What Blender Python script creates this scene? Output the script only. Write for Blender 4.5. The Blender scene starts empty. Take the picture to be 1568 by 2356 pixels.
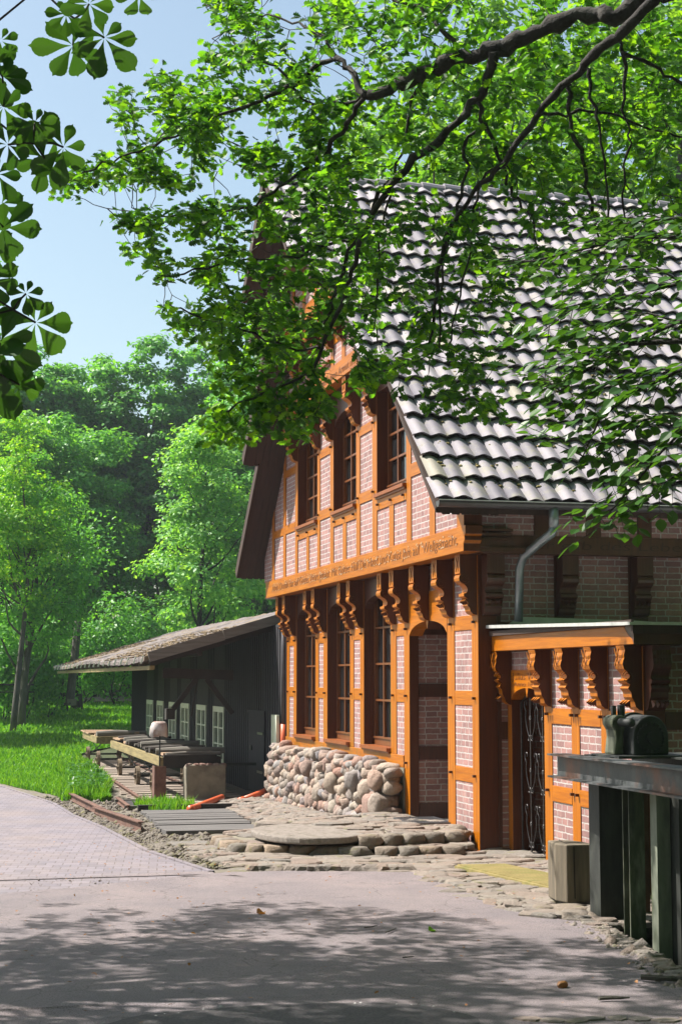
import bpy, math, random
import numpy as np
from mathutils import Vector, Matrix, noise

scene = bpy.context.scene
PI = math.pi
rnd = random.Random(7)

# ------------------------------------------------------------------ camera
CX, CY, FP = 784.0, 1178.0, 3750.0            # photograph's centre and focal length on a 1568 px wide copy
VX, HY = -156.0, 1562.0                       # vanishing point of the gable wall, horizon
pitch = math.atan((HY - CY) / FP)
_up = np.array([0, math.cos(pitch), -math.sin(pitch)])
_yd = np.array([VX - CX, -(HY - CY), -FP]); _yd /= np.linalg.norm(_yd)
_yd = _yd - _up * _yd.dot(_up); _yd /= np.linalg.norm(_yd)
_xd = np.cross(_yd, _up)
ROT = np.array([_xd, _yd, _up])               # columns: camera axes in world space
def _ray(px, py): return ROT @ np.array([px - CX, -(py - CY), -FP])
CAM = -_ray(1104, 1962) / 184.0
def at(px, py, dep):
    return CAM + _ray(px, py) / FP * dep
cam_data = bpy.data.cameras.new('camera')
cam = bpy.data.objects.new('camera', cam_data)
scene.collection.objects.link(cam)
cam_data.sensor_fit = 'HORIZONTAL'; cam_data.sensor_width = 36.0
cam_data.lens = 36.0 * FP / 1568.0
cam_data.clip_start = 0.1; cam_data.clip_end = 3000
M = Matrix([[ROT[i][j] for j in range(3)] for i in range(3)]).to_4x4()
M.translation = Vector(CAM)
cam.matrix_world = M
scene.camera = cam

# ------------------------------------------------------------------ light
SUN = Vector((-0.513, 0.293, 0.806)).normalized()      # towards the sun
world = bpy.data.worlds.new('World'); scene.world = world
world.use_nodes = True
wn = world.node_tree
sky = wn.nodes.new('ShaderNodeTexSky'); sky.sky_type = 'NISHITA'; sky.sun_disc = False
sky.sun_elevation = math.asin(SUN.z); sky.sun_rotation = math.atan2(SUN.x, SUN.y)
sky.air_density = 1.0; sky.dust_density = 2.2; sky.ozone_density = 1.0
tint = wn.nodes.new('ShaderNodeMix'); tint.data_type = 'RGBA'; tint.blend_type = 'MULTIPLY'; tint.inputs[0].default_value = 1.0
tint.inputs[7].default_value = (1.0, 1.0, .88, 1)
wn.links.new(sky.outputs[0], tint.inputs[6]); wn.links.new(tint.outputs[2], wn.nodes['Background'].inputs[0])
wn.nodes['Background'].inputs[1].default_value = 0.093
sd = bpy.data.lights.new('sun', 'SUN'); sd.energy = 5.0; sd.angle = math.radians(0.5); sd.color = (1.0, 0.95, 0.87)
so = bpy.data.objects.new('sun', sd); scene.collection.objects.link(so)
so.rotation_euler = SUN.to_track_quat('Z', 'Y').to_euler()
scene.view_settings.view_transform = 'Standard'; scene.view_settings.look = 'None'
scene.view_settings.exposure = 1.2; scene.view_settings.gamma = 1.0
scene.render.engine = 'CYCLES'
scene.cycles.max_bounces = 7; scene.cycles.transmission_bounces = 4; scene.cycles.diffuse_bounces = 4

# ------------------------------------------------------------------ terrain height
def gh(x, y):
    if y < 1: h = 0.0
    elif y < 10: h = -0.25 * (y - 1) / 9
    elif y < 28: h = -0.25
    elif y < 62: h = -0.25 + 0.055 * (y - 28)
    else: h = -0.25 + 0.055 * 34 + 0.02 * (y - 62)
    return h

# ------------------------------------------------------------------ helpers
def link(name, me, mat, parent=None, smooth=False):
    o = bpy.data.objects.new(name, me)
    scene.collection.objects.link(o)
    if mat is not None: me.materials.append(mat)
    if smooth: me.polygons.foreach_set('use_smooth', [True] * len(me.polygons))
    if parent is not None:
        o.parent = parent
        o.location = -parent.location
    return o

def tag(o, label=None, cat=None, group=None, kind=None):
    if label: o['label'] = label
    if cat: o['category'] = cat
    if group: o['group'] = group
    if kind: o['kind'] = kind
    return o

def thing(name, loc, label, cat, group=None):
    o = bpy.data.objects.new(name, None)
    scene.collection.objects.link(o)
    o.location = loc; o.empty_display_size = 0.2
    return tag(o, label, cat, group)

class MB:
    def __init__(s): s.v = []; s.f = []
    def add(s, vs, fs):
        n = len(s.v); s.v += [tuple(map(float, p)) for p in vs]; s.f += [tuple(i + n for i in f) for f in fs]; return s
    def box(s, x0, x1, y0, y1, z0, z1):
        if x0 > x1: x0, x1 = x1, x0
        if y0 > y1: y0, y1 = y1, y0
        if z0 > z1: z0, z1 = z1, z0
        return s.add([(x0,y0,z0),(x1,y0,z0),(x1,y1,z0),(x0,y1,z0),(x0,y0,z1),(x1,y0,z1),(x1,y1,z1),(x0,y1,z1)],
              [(0,3,2,1),(4,5,6,7),(0,1,5,4),(1,2,6,5),(2,3,7,6),(3,0,4,7)])
    def prism(s, pts, axis, a, b):
        """pts: 2-D outline in the two other axes, extruded along axis ('x','y','z') from a to b"""
        def P(u, v, w):
            return {'x': (w, u, v), 'y': (u, w, v), 'z': (u, v, w)}[axis]
        n = len(pts)
        vs = [P(u, v, a) for u, v in pts] + [P(u, v, b) for u, v in pts]
        fs = [tuple(range(n)), tuple(range(2 * n - 1, n - 1, -1))]
        fs += [((i + 1) % n, i, n + i, n + (i + 1) % n) for i in range(n)]
        return s.add(vs, fs)
    def tube(s, pts, r, k=8, caps=True):
        pts = [Vector(p) for p in pts]; n = len(pts)
        rr = r if isinstance(r, (list, tuple)) else [r] * n
        vs = []; prev = None
        for i, p in enumerate(pts):
            t = (pts[min(i + 1, n - 1)] - pts[max(i - 1, 0)])
            if t.length < 1e-9: t = Vector((0, 0, 1))
            t.normalize()
            if prev is None:
                a = t.orthogonal().normalized()
            else:
                a = prev - t * prev.dot(t)
                a = a.normalized() if a.length > 1e-6 else t.orthogonal().normalized()
            prev = a; b = t.cross(a)
            for j in range(k):
                an = 2 * PI * j / k
                vs.append(p + (a * math.cos(an) + b * math.sin(an)) * rr[i])
        fs = []
        for i in range(n - 1):
            for j in range(k):
                fs.append((i*k+j, i*k+(j+1)%k, (i+1)*k+(j+1)%k, (i+1)*k+j))
        if caps:
            fs.append(tuple(range(k - 1, -1, -1))); fs.append(tuple((n-1)*k+j for j in range(k)))
        return s.add(vs, fs)
    def beam(s, p, q, w, h, upv=(0, 0, 1)):
        p = Vector(p); q = Vector(q); t = (q - p).normalized(); u = Vector(upv)
        a = t.cross(u).normalized(); b = a.cross(t).normalized()
        vs = []
        for c in (p, q):
            for sa, sb in ((-1,-1),(1,-1),(1,1),(-1,1)):
                vs.append(c + a * sa * w / 2 + b * sb * h / 2)
        return s.add(vs, [(0,1,2,3),(7,6,5,4),(1,0,4,5),(2,1,5,6),(3,2,6,7),(0,3,7,4)])
    def build(s, name, mat, parent=None, smooth=False, bevel=0):
        me = bpy.data.meshes.new(name); me.from_pydata(s.v, [], s.f); me.update()
        o = link(name, me, mat, parent, smooth)
        if bevel:
            m = o.modifiers.new('bevel', 'BEVEL'); m.width = bevel; m.segments = 2; m.limit_method = 'ANGLE'
        return o

def np_mesh(name, verts, faces_len, loops, mat, parent=None, smooth=False):
    me = bpy.data.meshes.new(name)
    me.vertices.add(len(verts)); me.vertices.foreach_set('co', np.asarray(verts, dtype=np.float32).ravel())
    me.loops.add(len(loops)); me.loops.foreach_set('vertex_index', np.asarray(loops, dtype=np.int32))
    st = np.zeros(len(faces_len), dtype=np.int32); st[1:] = np.cumsum(faces_len)[:-1]
    me.polygons.add(len(faces_len)); me.polygons.foreach_set('loop_start', st)
    me.polygons.foreach_set('loop_total', np.asarray(faces_len, dtype=np.int32))
    me.update(calc_edges=True)
    return link(name, me, mat, parent, smooth)

# ------------------------------------------------------------------ materials
KA = .80     # paint and stone are darker than they look: one factor for every base colour
class NT:
    def __init__(s, name):
        s.m = bpy.data.materials.new(name); s.m.use_nodes = True
        s.t = s.m.node_tree; s.p = s.t.nodes['Principled BSDF']; s.out = s.t.nodes['Material Output']
    def n(s, typ, **kw):
        nd = s.t.nodes.new(typ)
        for k, v in kw.items():
            if k.startswith('i_'):
                key = k[2:]; nd.inputs[int(key) if key.isdigit() else key.replace('_', ' ')].default_value = v
            else: setattr(nd, k, v)
        return nd
    def l(s, a, b): s.t.links.new(a, b)
    def pos(s, scale=(1, 1, 1)):
        g = s.n('ShaderNodeNewGeometry'); mp = s.n('ShaderNodeMapping'); mp.inputs['Scale'].default_value = scale
        s.l(g.outputs['Position'], mp.inputs['Vector']); return mp.outputs[0]
    def noise(s, vec, scale, detail=4, rough=.6, dist=0):
        nd = s.n('ShaderNodeTexNoise'); nd.inputs['Scale'].default_value = scale
        nd.inputs['Detail'].default_value = detail; nd.inputs['Roughness'].default_value = rough
        nd.inputs['Distortion'].default_value = dist
        if vec is not None: s.l(vec, nd.inputs['Vector'])
        return nd.outputs['Fac']
    def ramp(s, fac, stops):
        r = s.n('ShaderNodeValToRGB'); e = r.color_ramp.elements
        while len(e) < len(stops): e.new(0.5)
        for i, (p, c) in enumerate(stops):
            e[i].position = p; e[i].color = (c[0] * KA, c[1] * KA, c[2] * KA, 1) if not isinstance(c, (int, float)) else (c, c, c, 1)
        s.l(fac, r.inputs[0]); return r.outputs[0]
    def mix(s, fac, a, b, mode='MIX'):
        m = s.n('ShaderNodeMix', data_type='RGBA', blend_type=mode)
        if isinstance(fac, (int, float)): m.inputs[0].default_value = fac
        else: s.l(fac, m.inputs[0])
        for i, c in ((6, a), (7, b)):
            if isinstance(c, (tuple, list)): m.inputs[i].default_value = (c[0] * KA, c[1] * KA, c[2] * KA, 1) if mode == 'MIX' else (c[0], c[1], c[2], 1)
            else: s.l(c, m.inputs[i])
        return m.outputs[2]
    def math(s, op, a, b=None, clamp=False):
        m = s.n('ShaderNodeMath', operation=op); m.use_clamp = clamp
        for i, c in ((0, a), (1, b)):
            if c is None: continue
            if isinstance(c, (int, float)): m.inputs[i].default_value = c
            else: s.l(c, m.inputs[i])
        return m.outputs[0]
    def bump(s, h, strength=.5, dist=.01):
        b = s.n('ShaderNodeBump'); b.inputs['Strength'].default_value = strength; b.inputs['Distance'].default_value = dist
        s.l(h, b.inputs['Height']); s.l(b.outputs[0], s.p.inputs['Normal']); return b
    def col(s, c):
        if isinstance(c, (tuple, list)): s.p.inputs['Base Color'].default_value = (c[0], c[1], c[2], 1)
        else: s.l(c, s.p.inputs['Base Color'])
    def rough(s, r):
        if isinstance(r, (int, float)): s.p.inputs['Roughness'].default_value = r
        else: s.l(r, s.p.inputs['Roughness'])
    def set(s, k, v): s.p.inputs[k].default_value = v

def simple(name, c1, c2, scale=6, rough=.7, bump=.3, bdist=.01, stretch=(1,1,1), detail=6, metal=0, lo=.3, hi=.7, c3=None):
    t = NT(name); v = t.pos(stretch)
    f = t.noise(v, scale, detail)
    c = t.ramp(f, [(lo, c1), (hi, c2)])
    if c3:
        f2 = t.noise(v, scale * .35, 5)
        c = t.mix(t.ramp(f2, [(.52, 0), (.66, 1)]), c, c3)
    t.col(c); t.rough(rough); t.set('Metallic', metal)
    if bump: t.bump(t.noise(v, scale * 4, 5), bump, bdist)
    return t.m

def wood(name, vertical, base=(.50, .158, .004), dark=(.30, .078, .004)):
    t = NT(name)
    v = t.pos((28, 28, 1.2) if vertical else (28, 1.6, 28))
    v2 = t.pos((1, 1, 1))
    f = t.noise(v, 1.0, 6, .65, .6)
    c = t.ramp(f, [(.25, dark), (.62, base), (.85, (base[0]*1.12, base[1]*1.2, base[2]*1.2))])
    sk = t.noise(t.pos((9, 9, .5) if vertical else (9, .5, 9)), 1.0, 5, .7)
    c = t.mix(t.ramp(sk, [(.56, 0), (.74, .55)]), c, (.19, .055, .008))
    # weathered bloom and algae stains low on the far end of the wall
    g = t.n('ShaderNodeNewGeometry'); sp = t.n('ShaderNodeSeparateXYZ'); t.l(g.outputs['Position'], sp.inputs[0])
    low = t.math('MULTIPLY', t.math('SUBTRACT', 2.0, sp.outputs[2]), .55, True)
    far = t.math('MULTIPLY', t.math('SUBTRACT', sp.outputs[1], 3.2), .35, True)
    st = t.math('MULTIPLY', low, far)
    nn = t.ramp(t.noise(v2, 3.0, 5), [(.40, 0), (.58, 1)])
    fac = t.math('MULTIPLY', st, nn)
    c = t.mix(t.math('MULTIPLY', fac, .75), c, (.17, .12, .02))
    bl = t.ramp(t.noise(v2, 9.0, 6, .7), [(.69, 0), (.76, .2)])
    c = t.mix(bl, c, (.62, .5, .46))
    # shade of the faces turned from the sun, put into the colour by normal
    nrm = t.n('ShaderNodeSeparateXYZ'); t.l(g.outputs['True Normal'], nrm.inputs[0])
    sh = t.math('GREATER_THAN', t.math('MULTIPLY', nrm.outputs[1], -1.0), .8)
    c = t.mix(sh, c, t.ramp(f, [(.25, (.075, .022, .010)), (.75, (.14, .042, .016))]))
    t.col(c)
    t.rough(t.ramp(t.noise(v, .7, 3), [(.3, .3), (.7, .48)]))
    t.set('Specular IOR Level', .3)
    t.bump(f, .35, .006)
    return t.m
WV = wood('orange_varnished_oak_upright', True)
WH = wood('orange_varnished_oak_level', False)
WX = None
def wood_x():
    t = NT('orange_varnished_oak_cross'); v = t.pos((1.6, 28, 28))
    f = t.noise(v, 1, 6, .65, .6)
    t.col(t.ramp(f, [(.25, (.20, .05, .012)), (.7, (.32, .09, .016))])); t.rough(.42); t.bump(f, .35, .006); return t.m
WX = wood_x()
WREV = simple('dark_brown_oak', (.055, .02, .012), (.105, .036, .018), 2.0, .42, .25, .005, (10, 10, .8))  # darker brown oak for reveals, long sides, soffits and fittings
WWIN = simple('window_frame_oak', (.14, .045, .014), (.22, .075, .02), 2.0, .35, .2, .004, (14, 14, 2))
INK = simple('carved_letters', (.14, .045, .006), (.20, .065, .008), 30, .5, 0)
GLINT = simple('painted_letter_glints', (.75, .6, .45), (.55, .35, .2), 30, .3, 0)  # pale colour painted as glints on the letters

def brick():
    t = NT('hand_made_brick')
    g = t.n('ShaderNodeNewGeometry')
    sp = t.n('ShaderNodeSeparateXYZ'); t.l(g.outputs['Position'], sp.inputs[0])
    sn = t.n('ShaderNodeSeparateXYZ'); t.l(g.outputs['True Normal'], sn.inputs[0])
    isx = t.math('GREATER_THAN', t.math('ABSOLUTE', sn.outputs[0]), .5)
    mx = t.n('ShaderNodeMix', data_type='FLOAT'); t.l(isx, mx.inputs[0]); t.l(sp.outputs[0], mx.inputs[2]); t.l(sp.outputs[1], mx.inputs[3])
    cb = t.n('ShaderNodeCombineXYZ'); t.l(mx.outputs[0], cb.inputs[0]); t.l(sp.outputs[2], cb.inputs[1])
    # uneven edges
    nv = t.n('ShaderNodeTexNoise'); nv.inputs['Scale'].default_value = 16; nv.inputs['Detail'].default_value = 4; t.l(g.outputs['Position'], nv.inputs['Vector'])
    sb = t.n('ShaderNodeVectorMath', operation='SUBTRACT'); t.l(nv.outputs['Color'], sb.inputs[0]); sb.inputs[1].default_value = (.5, .5, .5)
    sc = t.n('ShaderNodeVectorMath', operation='SCALE'); t.l(sb.outputs[0], sc.inputs[0]); sc.inputs['Scale'].default_value = .022
    ad = t.n('ShaderNodeVectorMath', operation='ADD'); t.l(cb.outputs[0], ad.inputs[0]); t.l(sc.outputs[0], ad.inputs[1])
    br = t.n('ShaderNodeTexBrick'); t.l(ad.outputs[0], br.inputs['Vector'])
    br.offset = .5; br.offset_frequency = 2; br.squash = .72; br.squash_frequency = 2
    br.inputs['Scale'].default_value = 1; br.inputs['Mortar Size'].default_value = .0085; br.inputs['Mortar Smooth'].default_value = .15
    br.inputs['Bias'].default_value = -.05; br.inputs['Brick Width'].default_value = .235; br.inputs['Row Height'].default_value = .0805
    br.inputs['Color1'].default_value = (.36, .185, .165, 1); br.inputs['Color2'].default_value = (.215, .115, .110, 1)
    br.inputs['Mortar'].default_value = (.46, .425, .405, 1)
    n1 = t.noise(g.outputs['Position'], 42, 6, .7)
    c = t.mix(t.ramp(n1, [(.35, 0), (.75, .45)]), br.outputs['Color'], (.17, .09, .09))
    n2 = t.noise(g.outputs['Position'], 7, 4)
    c = t.mix(t.ramp(n2, [(.5, 0), (.75, .35)]), c, (.56, .40, .36))
    c = t.mix(t.ramp(t.noise(g.outputs['Position'], 2.2, 5, .7), [(.50, 0), (.70, .40)]), c, (.13, .10, .10))
    t.col(c); t.rough(.85)
    h = t.math('SUBTRACT', t.math('MULTIPLY', n1, .5), t.math('MULTIPLY', br.outputs['Fac'], 1.0))
    t.bump(h, .9, .012)
    return t.m
BRICK = brick()

def tile_mat():
    t = NT('weathered_roof_pan'); v = t.pos()
    a = t.n('ShaderNodeAttribute'); a.attribute_name = 'tone'; 
    base = t.ramp(a.outputs['Fac'], [(0, (.19, .175, .205)), (.4, (.315, .287, .325)), (.85, (.41, .375, .415)), (1, (.36, .33, .25))])
    n1 = t.noise(v, 4.5, 6, .7)
    c = t.mix(t.ramp(n1, [(.50, 0), (.68, .6)]), base, (.33, .315, .20))
    n3 = t.noise(v, 14, 6, .75)
    c = t.mix(t.ramp(n3, [(.62, 0), (.70, .85)]), c, (.20, .15, .07))
    n2 = t.noise(v, 60, 3, .6)
    c = t.mix(t.ramp(n2, [(.67, 0), (.72, .8)]), c, (.80, .80, .82))
    t.col(c)
    t.rough(t.ramp(n1, [(.35, .45), (.65, .7)])); t.set('Specular IOR Level', .45)
    t.bump(n3, .25, .01)
    return t.m
TILE = tile_mat()
SHADOWGAP = simple('painted_shadow_gap', (.02, .018, .018), (.035, .03, .03), 10, .9, 0)  # dark colour standing in for shade in gaps and holes
DARKBOARD = simple('dark_brown_boards', (.03, .015, .010), (.062, .030, .020), 2, .75, .35, .01, (9, 1.2, 1.2))
VERGE = simple('verge_board', (.12, .05, .025), (.20, .085, .035), 4, .6, .3, .01, (4, 1, 1))
ZINC = simple('weathered_zinc', (.22, .25, .27), (.36, .39, .41), 7, .38, .15, .004, metal=.65)
ZINCD = simple('brown_painted_gutter', (.045, .040, .045), (.085, .078, .085), 6, .38, .12, .004)
LEAD = simple('pale_roof_sheet', (.55, .55, .54), (.75, .75, .74), 9, .35, .15, .004, metal=.3)
GLASS = NT('dark_window_glass')
GLASS.col((.012, .014, .016)); GLASS.rough(.04); GLASS.set('Specular IOR Level', .8)
_v = GLASS.pos(); GLASS.bump(GLASS.noise(_v, 3, 2), .05, .02); GLASS = GLASS.m
PALEGLASS = NT('hazy_shed_glass'); PALEGLASS.col((.05, .07, .05)); PALEGLASS.rough(.06); PALEGLASS.set('Specular IOR Level', 1.0)
_v = PALEGLASS.pos(); PALEGLASS.bump(PALEGLASS.noise(_v, 2, 2), .05, .02); PALEGLASS = PALEGLASS.m
IRON = simple('black_wrought_iron', (.05, .048, .05), (.13, .12, .12), 40, .3, .3, .002, metal=.6)
SHEDW = simple('black_tarred_boards', (.017, .016, .020), (.034, .031, .038), 3, .85, .25, .006, (8, 8, .6))
PALEPAINT = simple('pale_green_white_paint', (.66, .72, .55), (.78, .82, .66), 12, .6, .15, .004)
GREYWOOD = simple('silvered_old_wood', (.085, .07, .05), (.22, .175, .12), 1.6, .85, .6, .012, (10, 10, .8))
GREYWOODX = simple('silvered_old_planks', (.12, .108, .09), (.25, .23, .2), 1.3, .85, .6, .012, (.8, 10, 10))
GREYWOODY = simple('old_rafter_wood', (.10, .085, .065), (.24, .2, .15), 1.4, .85, .6, .012, (10, .7, 10))
YWOOD = simple('weathered_yellow_timber', (.15, .115, .05), (.36, .28, .12), 1.5, .8, .6, .012, (10, .8, 10))
DARKWOOD = simple('black_old_timber', (.018, .014, .012), (.04, .032, .028), 3, .8, .4, .01)
RUST = simple('flaking_rust', (.10, .042, .028), (.20, .105, .075), 8, .85, .6, .01, c3=(.09, .045, .035))
STEEL = simple('grey_green_weathered_steel', (.05, .056, .062), (.115, .12, .12), 5, .6, .45, .006, c3=(.20, .10, .07), metal=.2)
STEELG = simple('algae_stained_steel', (.04, .045, .035), (.11, .125, .07), 4, .75, .4, .006, (3, 3, .7), c3=(.26, .27, .2))
STEELP = simple('painted_sunlit_steel', (.13, .15, .11), (.26, .28, .21), 5, .8, .4, .006, (3, 3, .7), c3=(.10, .12, .05))  # paler steel; the sun patch on one post is put in its colour
STEELD = simple('dark_steel_post', (.018, .02, .018), (.045, .05, .04), 4, .7, .4, .006, (3, 3, .7))
GEARM = simple('mossy_cast_iron', (.022, .023, .026), (.055, .058, .056), 6, .6, .4, .008, c3=(.10, .115, .05))
CONC = simple('old_concrete', (.17, .15, .11), (.27, .24, .18), 5, .9, .6, .01, c3=(.12, .10, .08))
PIPEO = simple('orange_drain_pipe', (.62, .11, .04), (.75, .16, .06), 5, .4, .05)
CLOTHM = simple('grimy_pale_cloth', (.42, .36, .34), (.66, .6, .58), 9, .85, .4, .01, c3=(.28, .14, .10))
MOSSW = simple('mossy_ribbed_board', (.20, .16, .05), (.34, .27, .10), 4, .85, .4, .008, (1, 3, 1), c3=(.20, .19, .05))
GRATE = simple('steel_grating', (.12, .12, .13), (.24, .24, .26), 20, .4, .2, .003, metal=.7)
BARK = simple('dark_oak_bark', (.012, .009, .008), (.036, .03, .026), 9, .9, .9, .02, c3=(.05, .05, .04))
BARK2 = simple('grey_tree_bark', (.05, .045, .038), (.13, .12, .10), 6, .9, .8, .02, (1, 1, .4))

def stone_mat(name, cols, moss=0.0, rough=.8):
    t = NT(name); g = t.n('ShaderNodeNewGeometry'); v = t.pos()
    c = t.ramp(g.outputs['Random Per Island'], [(i / (len(cols) - 1), k) for i, k in enumerate(cols)])
    n1 = t.noise(v, 26, 7, .75)
    c = t.mix(t.ramp(n1, [(.35, 0), (.72, .55)]), c, (.13, .10, .085))
    n4 = t.noise(v, 60, 3, .7)
    c = t.mix(t.ramp(n4, [(.60, 0), (.70, .45)]), c, (.62, .57, .52))
    if moss:
        n2 = t.noise(v, 5, 6, .7)
        c = t.mix(t.ramp(n2, [(.66 - moss * .3, 0), (.76 - moss * .3, .8)]), c, (.17, .17, .045))
    t.col(c); t.rough(rough); t.bump(t.math('ADD', n1, t.math('MULTIPLY', t.noise(v, 9, 6, .7), 1.2)), .9, .03)
    return t.m
BOULD = stone_mat('fieldstone', [(.42, .22, .16), (.33, .28, .24), (.48, .37, .28), (.26, .25, .27), (.46, .26, .19), (.50, .43, .35), (.32, .20, .155), (.38, .365, .355)])
FLAG = stone_mat('flagstone', [(.29, .235, .195), (.24, .215, .19), (.34, .29, .245), (.28, .205, .165), (.22, .205, .185)], .25)
STEPST = stone_mat('step_boulder', [(.29, .235, .185), (.21, .19, .165), (.37, .26, .17), (.25, .22, .19)], .3)

def asphalt():
    t = NT('worn_asphalt'); v = t.pos()
    n1 = t.noise(v, 95, 5, .8); n2 = t.noise(v, 1.1, 6, .65); n3 = t.noise(v, 22, 5, .75)
    c = t.ramp(n2, [(.30, (.28, .240, .262)), (.55, (.37, .306, .318)), (.75, (.445, .35, .35))])
    c = t.mix(t.ramp(n1, [(.38, .85), (.5, 0)]), c, (.04, .036, .036))
    c = t.mix(t.ramp(n1, [(.63, 0), (.72, .75)]), c, (.42, .38, .36))
    c = t.mix(t.ramp(n3, [(.58, 0), (.75, .4)]), c, (.10, .085, .08))
    vo = t.n('ShaderNodeTexVoronoi', feature='DISTANCE_TO_EDGE'); vo.inputs['Scale'].default_value = .9
    wv = t.n('ShaderNodeTexNoise'); wv.inputs['Scale'].default_value = 1.6; wv.inputs['Detail'].default_value = 6; t.l(v, wv.inputs['Vector'])
    av = t.n('ShaderNodeVectorMath', operation='ADD'); t.l(v, av.inputs[0]); t.l(wv.outputs['Color'], av.inputs[1]); t.l(av.outputs[0], vo.inputs['Vector'])
    c = t.mix(t.ramp(vo.outputs['Distance'], [(.0, .5), (.012, 0)]), c, (.07, .06, .06))
    t.col(c); t.rough(.8)
    h = t.math('ADD', n1, t.math('MULTIPLY', n3, .8)); t.bump(h, 1.0, .022)
    return t.m
ASPH = asphalt()
def paver():
    t = NT('small_clay_pavers'); g = t.n('ShaderNodeNewGeometry')
    mp = t.n('ShaderNodeMapping'); mp.inputs['Rotation'].default_value = (0, 0, .14); t.l(g.outputs['Position'], mp.inputs['Vector'])
    br = t.n('ShaderNodeTexBrick'); t.l(mp.outputs[0], br.inputs['Vector'])
    br.inputs['Scale'].default_value = 1; br.inputs['Brick Width'].default_value = .2; br.inputs['Row Height'].default_value = .22
    br.inputs['Mortar Size'].default_value = .006; br.inputs['Mortar Smooth'].default_value = .3
    br.inputs['Color1'].default_value = (.20, .175, .205, 1); br.inputs['Color2'].default_value = (.14, .124, .15, 1); br.inputs['Mortar'].default_value = (.085, .07, .07, 1)
    n = t.noise(g.outputs['Position'], 40, 5, .7); n2 = t.noise(g.outputs['Position'], .8, 5)
    c = t.mix(t.ramp(n, [(.35, .4), (.6, 0)]), br.outputs['Color'], (.10, .09, .09))
    c = t.mix(t.ramp(n2, [(.4, 0), (.7, .45)]), c, (.26, .20, .17))
    t.col(c); t.rough(.8); t.bump(t.math('SUBTRACT', t.math('MULTIPLY', n, .4), br.outputs['Fac']), .6, .01)
    return t.m
PAVE = paver()
EARTH = simple('dry_earth_grit', (.12, .10, .08), (.25, .22, .19), 14, .95, .9, .02, c3=(.16, .15, .06))
LAWN = simple('lawn_soil', (.07, .22, .02), (.16, .36, .03), 3, .95, .8, .05)
WOODFLOOR = simple('forest_floor', (.035, .05, .015), (.07, .09, .03), 2, .95, .6, .05)
PITM = simple('wet_dark_stone', (.02, .02, .018), (.05, .05, .04), 5, .5, .8, .03)
WATERM = NT('dark_mill_water'); WATERM.col((.008, .012, .01)); WATERM.rough(.05)
_v = WATERM.pos(); WATERM.bump(WATERM.noise(_v, 6, 3), .1, .03); WATERM = WATERM.m

def leaf_mat(name, cols, trans=.45, tcol=1.0, rough=.45, tsh=(1.35, 1.25, .35)):
    t = NT(name); g = t.n('ShaderNodeNewGeometry')
    c = t.ramp(g.outputs['Random Per Island'], [(i / (len(cols) - 1), k) for i, k in enumerate(cols)])
    t.col(c); t.rough(rough); t.set('Specular IOR Level', .35)
    tr = t.n('ShaderNodeBsdfTranslucent')
    c2 = t.mix(1.0, c, tsh, 'MULTIPLY'); t.l(c2, tr.inputs[0])
    ms = t.n('ShaderNodeMixShader'); ms.inputs[0].default_value = trans
    t.l(t.p.outputs[0], ms.inputs[1]); t.l(tr.outputs[0], ms.inputs[2]); t.l(ms.outputs[0], t.out.inputs[0])
    return t.m
OAKL = leaf_mat('oak_leaf', [(.033, .115, .026), (.062, .20, .028), (.12, .34, .03), (.27, .55, .03)], .6)
CHESTL = leaf_mat('chestnut_leaf', [(.035, .11, .03), (.06, .16, .035)], .32, rough=.4)
BEECHL = leaf_mat('beech_leaf', [(.035, .10, .025), (.055, .15, .03), (.08, .21, .03)], .45, rough=.35)
FORL = [leaf_mat('forest_leaf_a', [(.085, .30, .065), (.16, .46, .09), (.25, .58, .11)], .5),
        leaf_mat('forest_leaf_b', [(.12, .36, .08), (.22, .53, .12), (.38, .68, .18)], .5),
        leaf_mat('forest_leaf_c', [(.07, .26, .055), (.13, .40, .08), (.21, .52, .10)], .5),
        leaf_mat('forest_leaf_yellow', [(.12, .38, .04), (.24, .56, .05), (.42, .68, .07)], .5),
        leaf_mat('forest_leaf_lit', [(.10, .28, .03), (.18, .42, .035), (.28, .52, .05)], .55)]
GRASSL = leaf_mat('grass_blade', [(.09, .27, .03), (.15, .40, .035), (.27, .52, .05)], .4)
IVYL = leaf_mat('weed_leaf', [(.04, .14, .03), (.08, .24, .04)], .35)
DRYL = leaf_mat('dry_leaf', [(.30, .13, .05), (.42, .2, .07)], .2)


# ================================================================== THE SETTING
def lerp_table(tab, y):
    if y <= tab[0][0]: return tab[0][1]
    for (a, va), (b, vb) in zip(tab, tab[1:]):
        if y <= b: return va + (vb - va) * (y - a) / (b - a)
    return tab[-1][1]

def strip(name, ys, left, right, dz, mat, nx=12, kind='structure', label=None, wob=0.0, bumpy=0.0, ysh=None):
    """a sheet draped on the terrain between two borders x=left(y) and x=right(y)"""
    vs = []; fs = []
    for j, y in enumerate(ys):
        xl, xr = left(y), right(y)
        for i in range(nx + 1):
            u = i / nx; x = xl + (xr - xl) * u
            zz = gh(x, y) + dz + (bumpy * noise.noise(Vector((x * 1.7, y * 1.7, 3))) if bumpy else 0)
            yy0 = y; 
            if wob and i in (0, nx): x += wob * noise.noise(Vector((x, y * 2.3, 9)))
            vs.append((x, y - (ysh(x, y) if ysh else 0), zz))
    for j in range(len(ys) - 1):
        for i in range(nx):
            a = j * (nx + 1) + i
            fs.append((a, a + 1, a + nx + 2, a + nx + 1))
    me = bpy.data.meshes.new(name); me.from_pydata(vs, [], fs); me.update()
    o = link(name, me, mat, None, True)
    o['kind'] = kind
    if label: o['label'] = label
    return o

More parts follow.
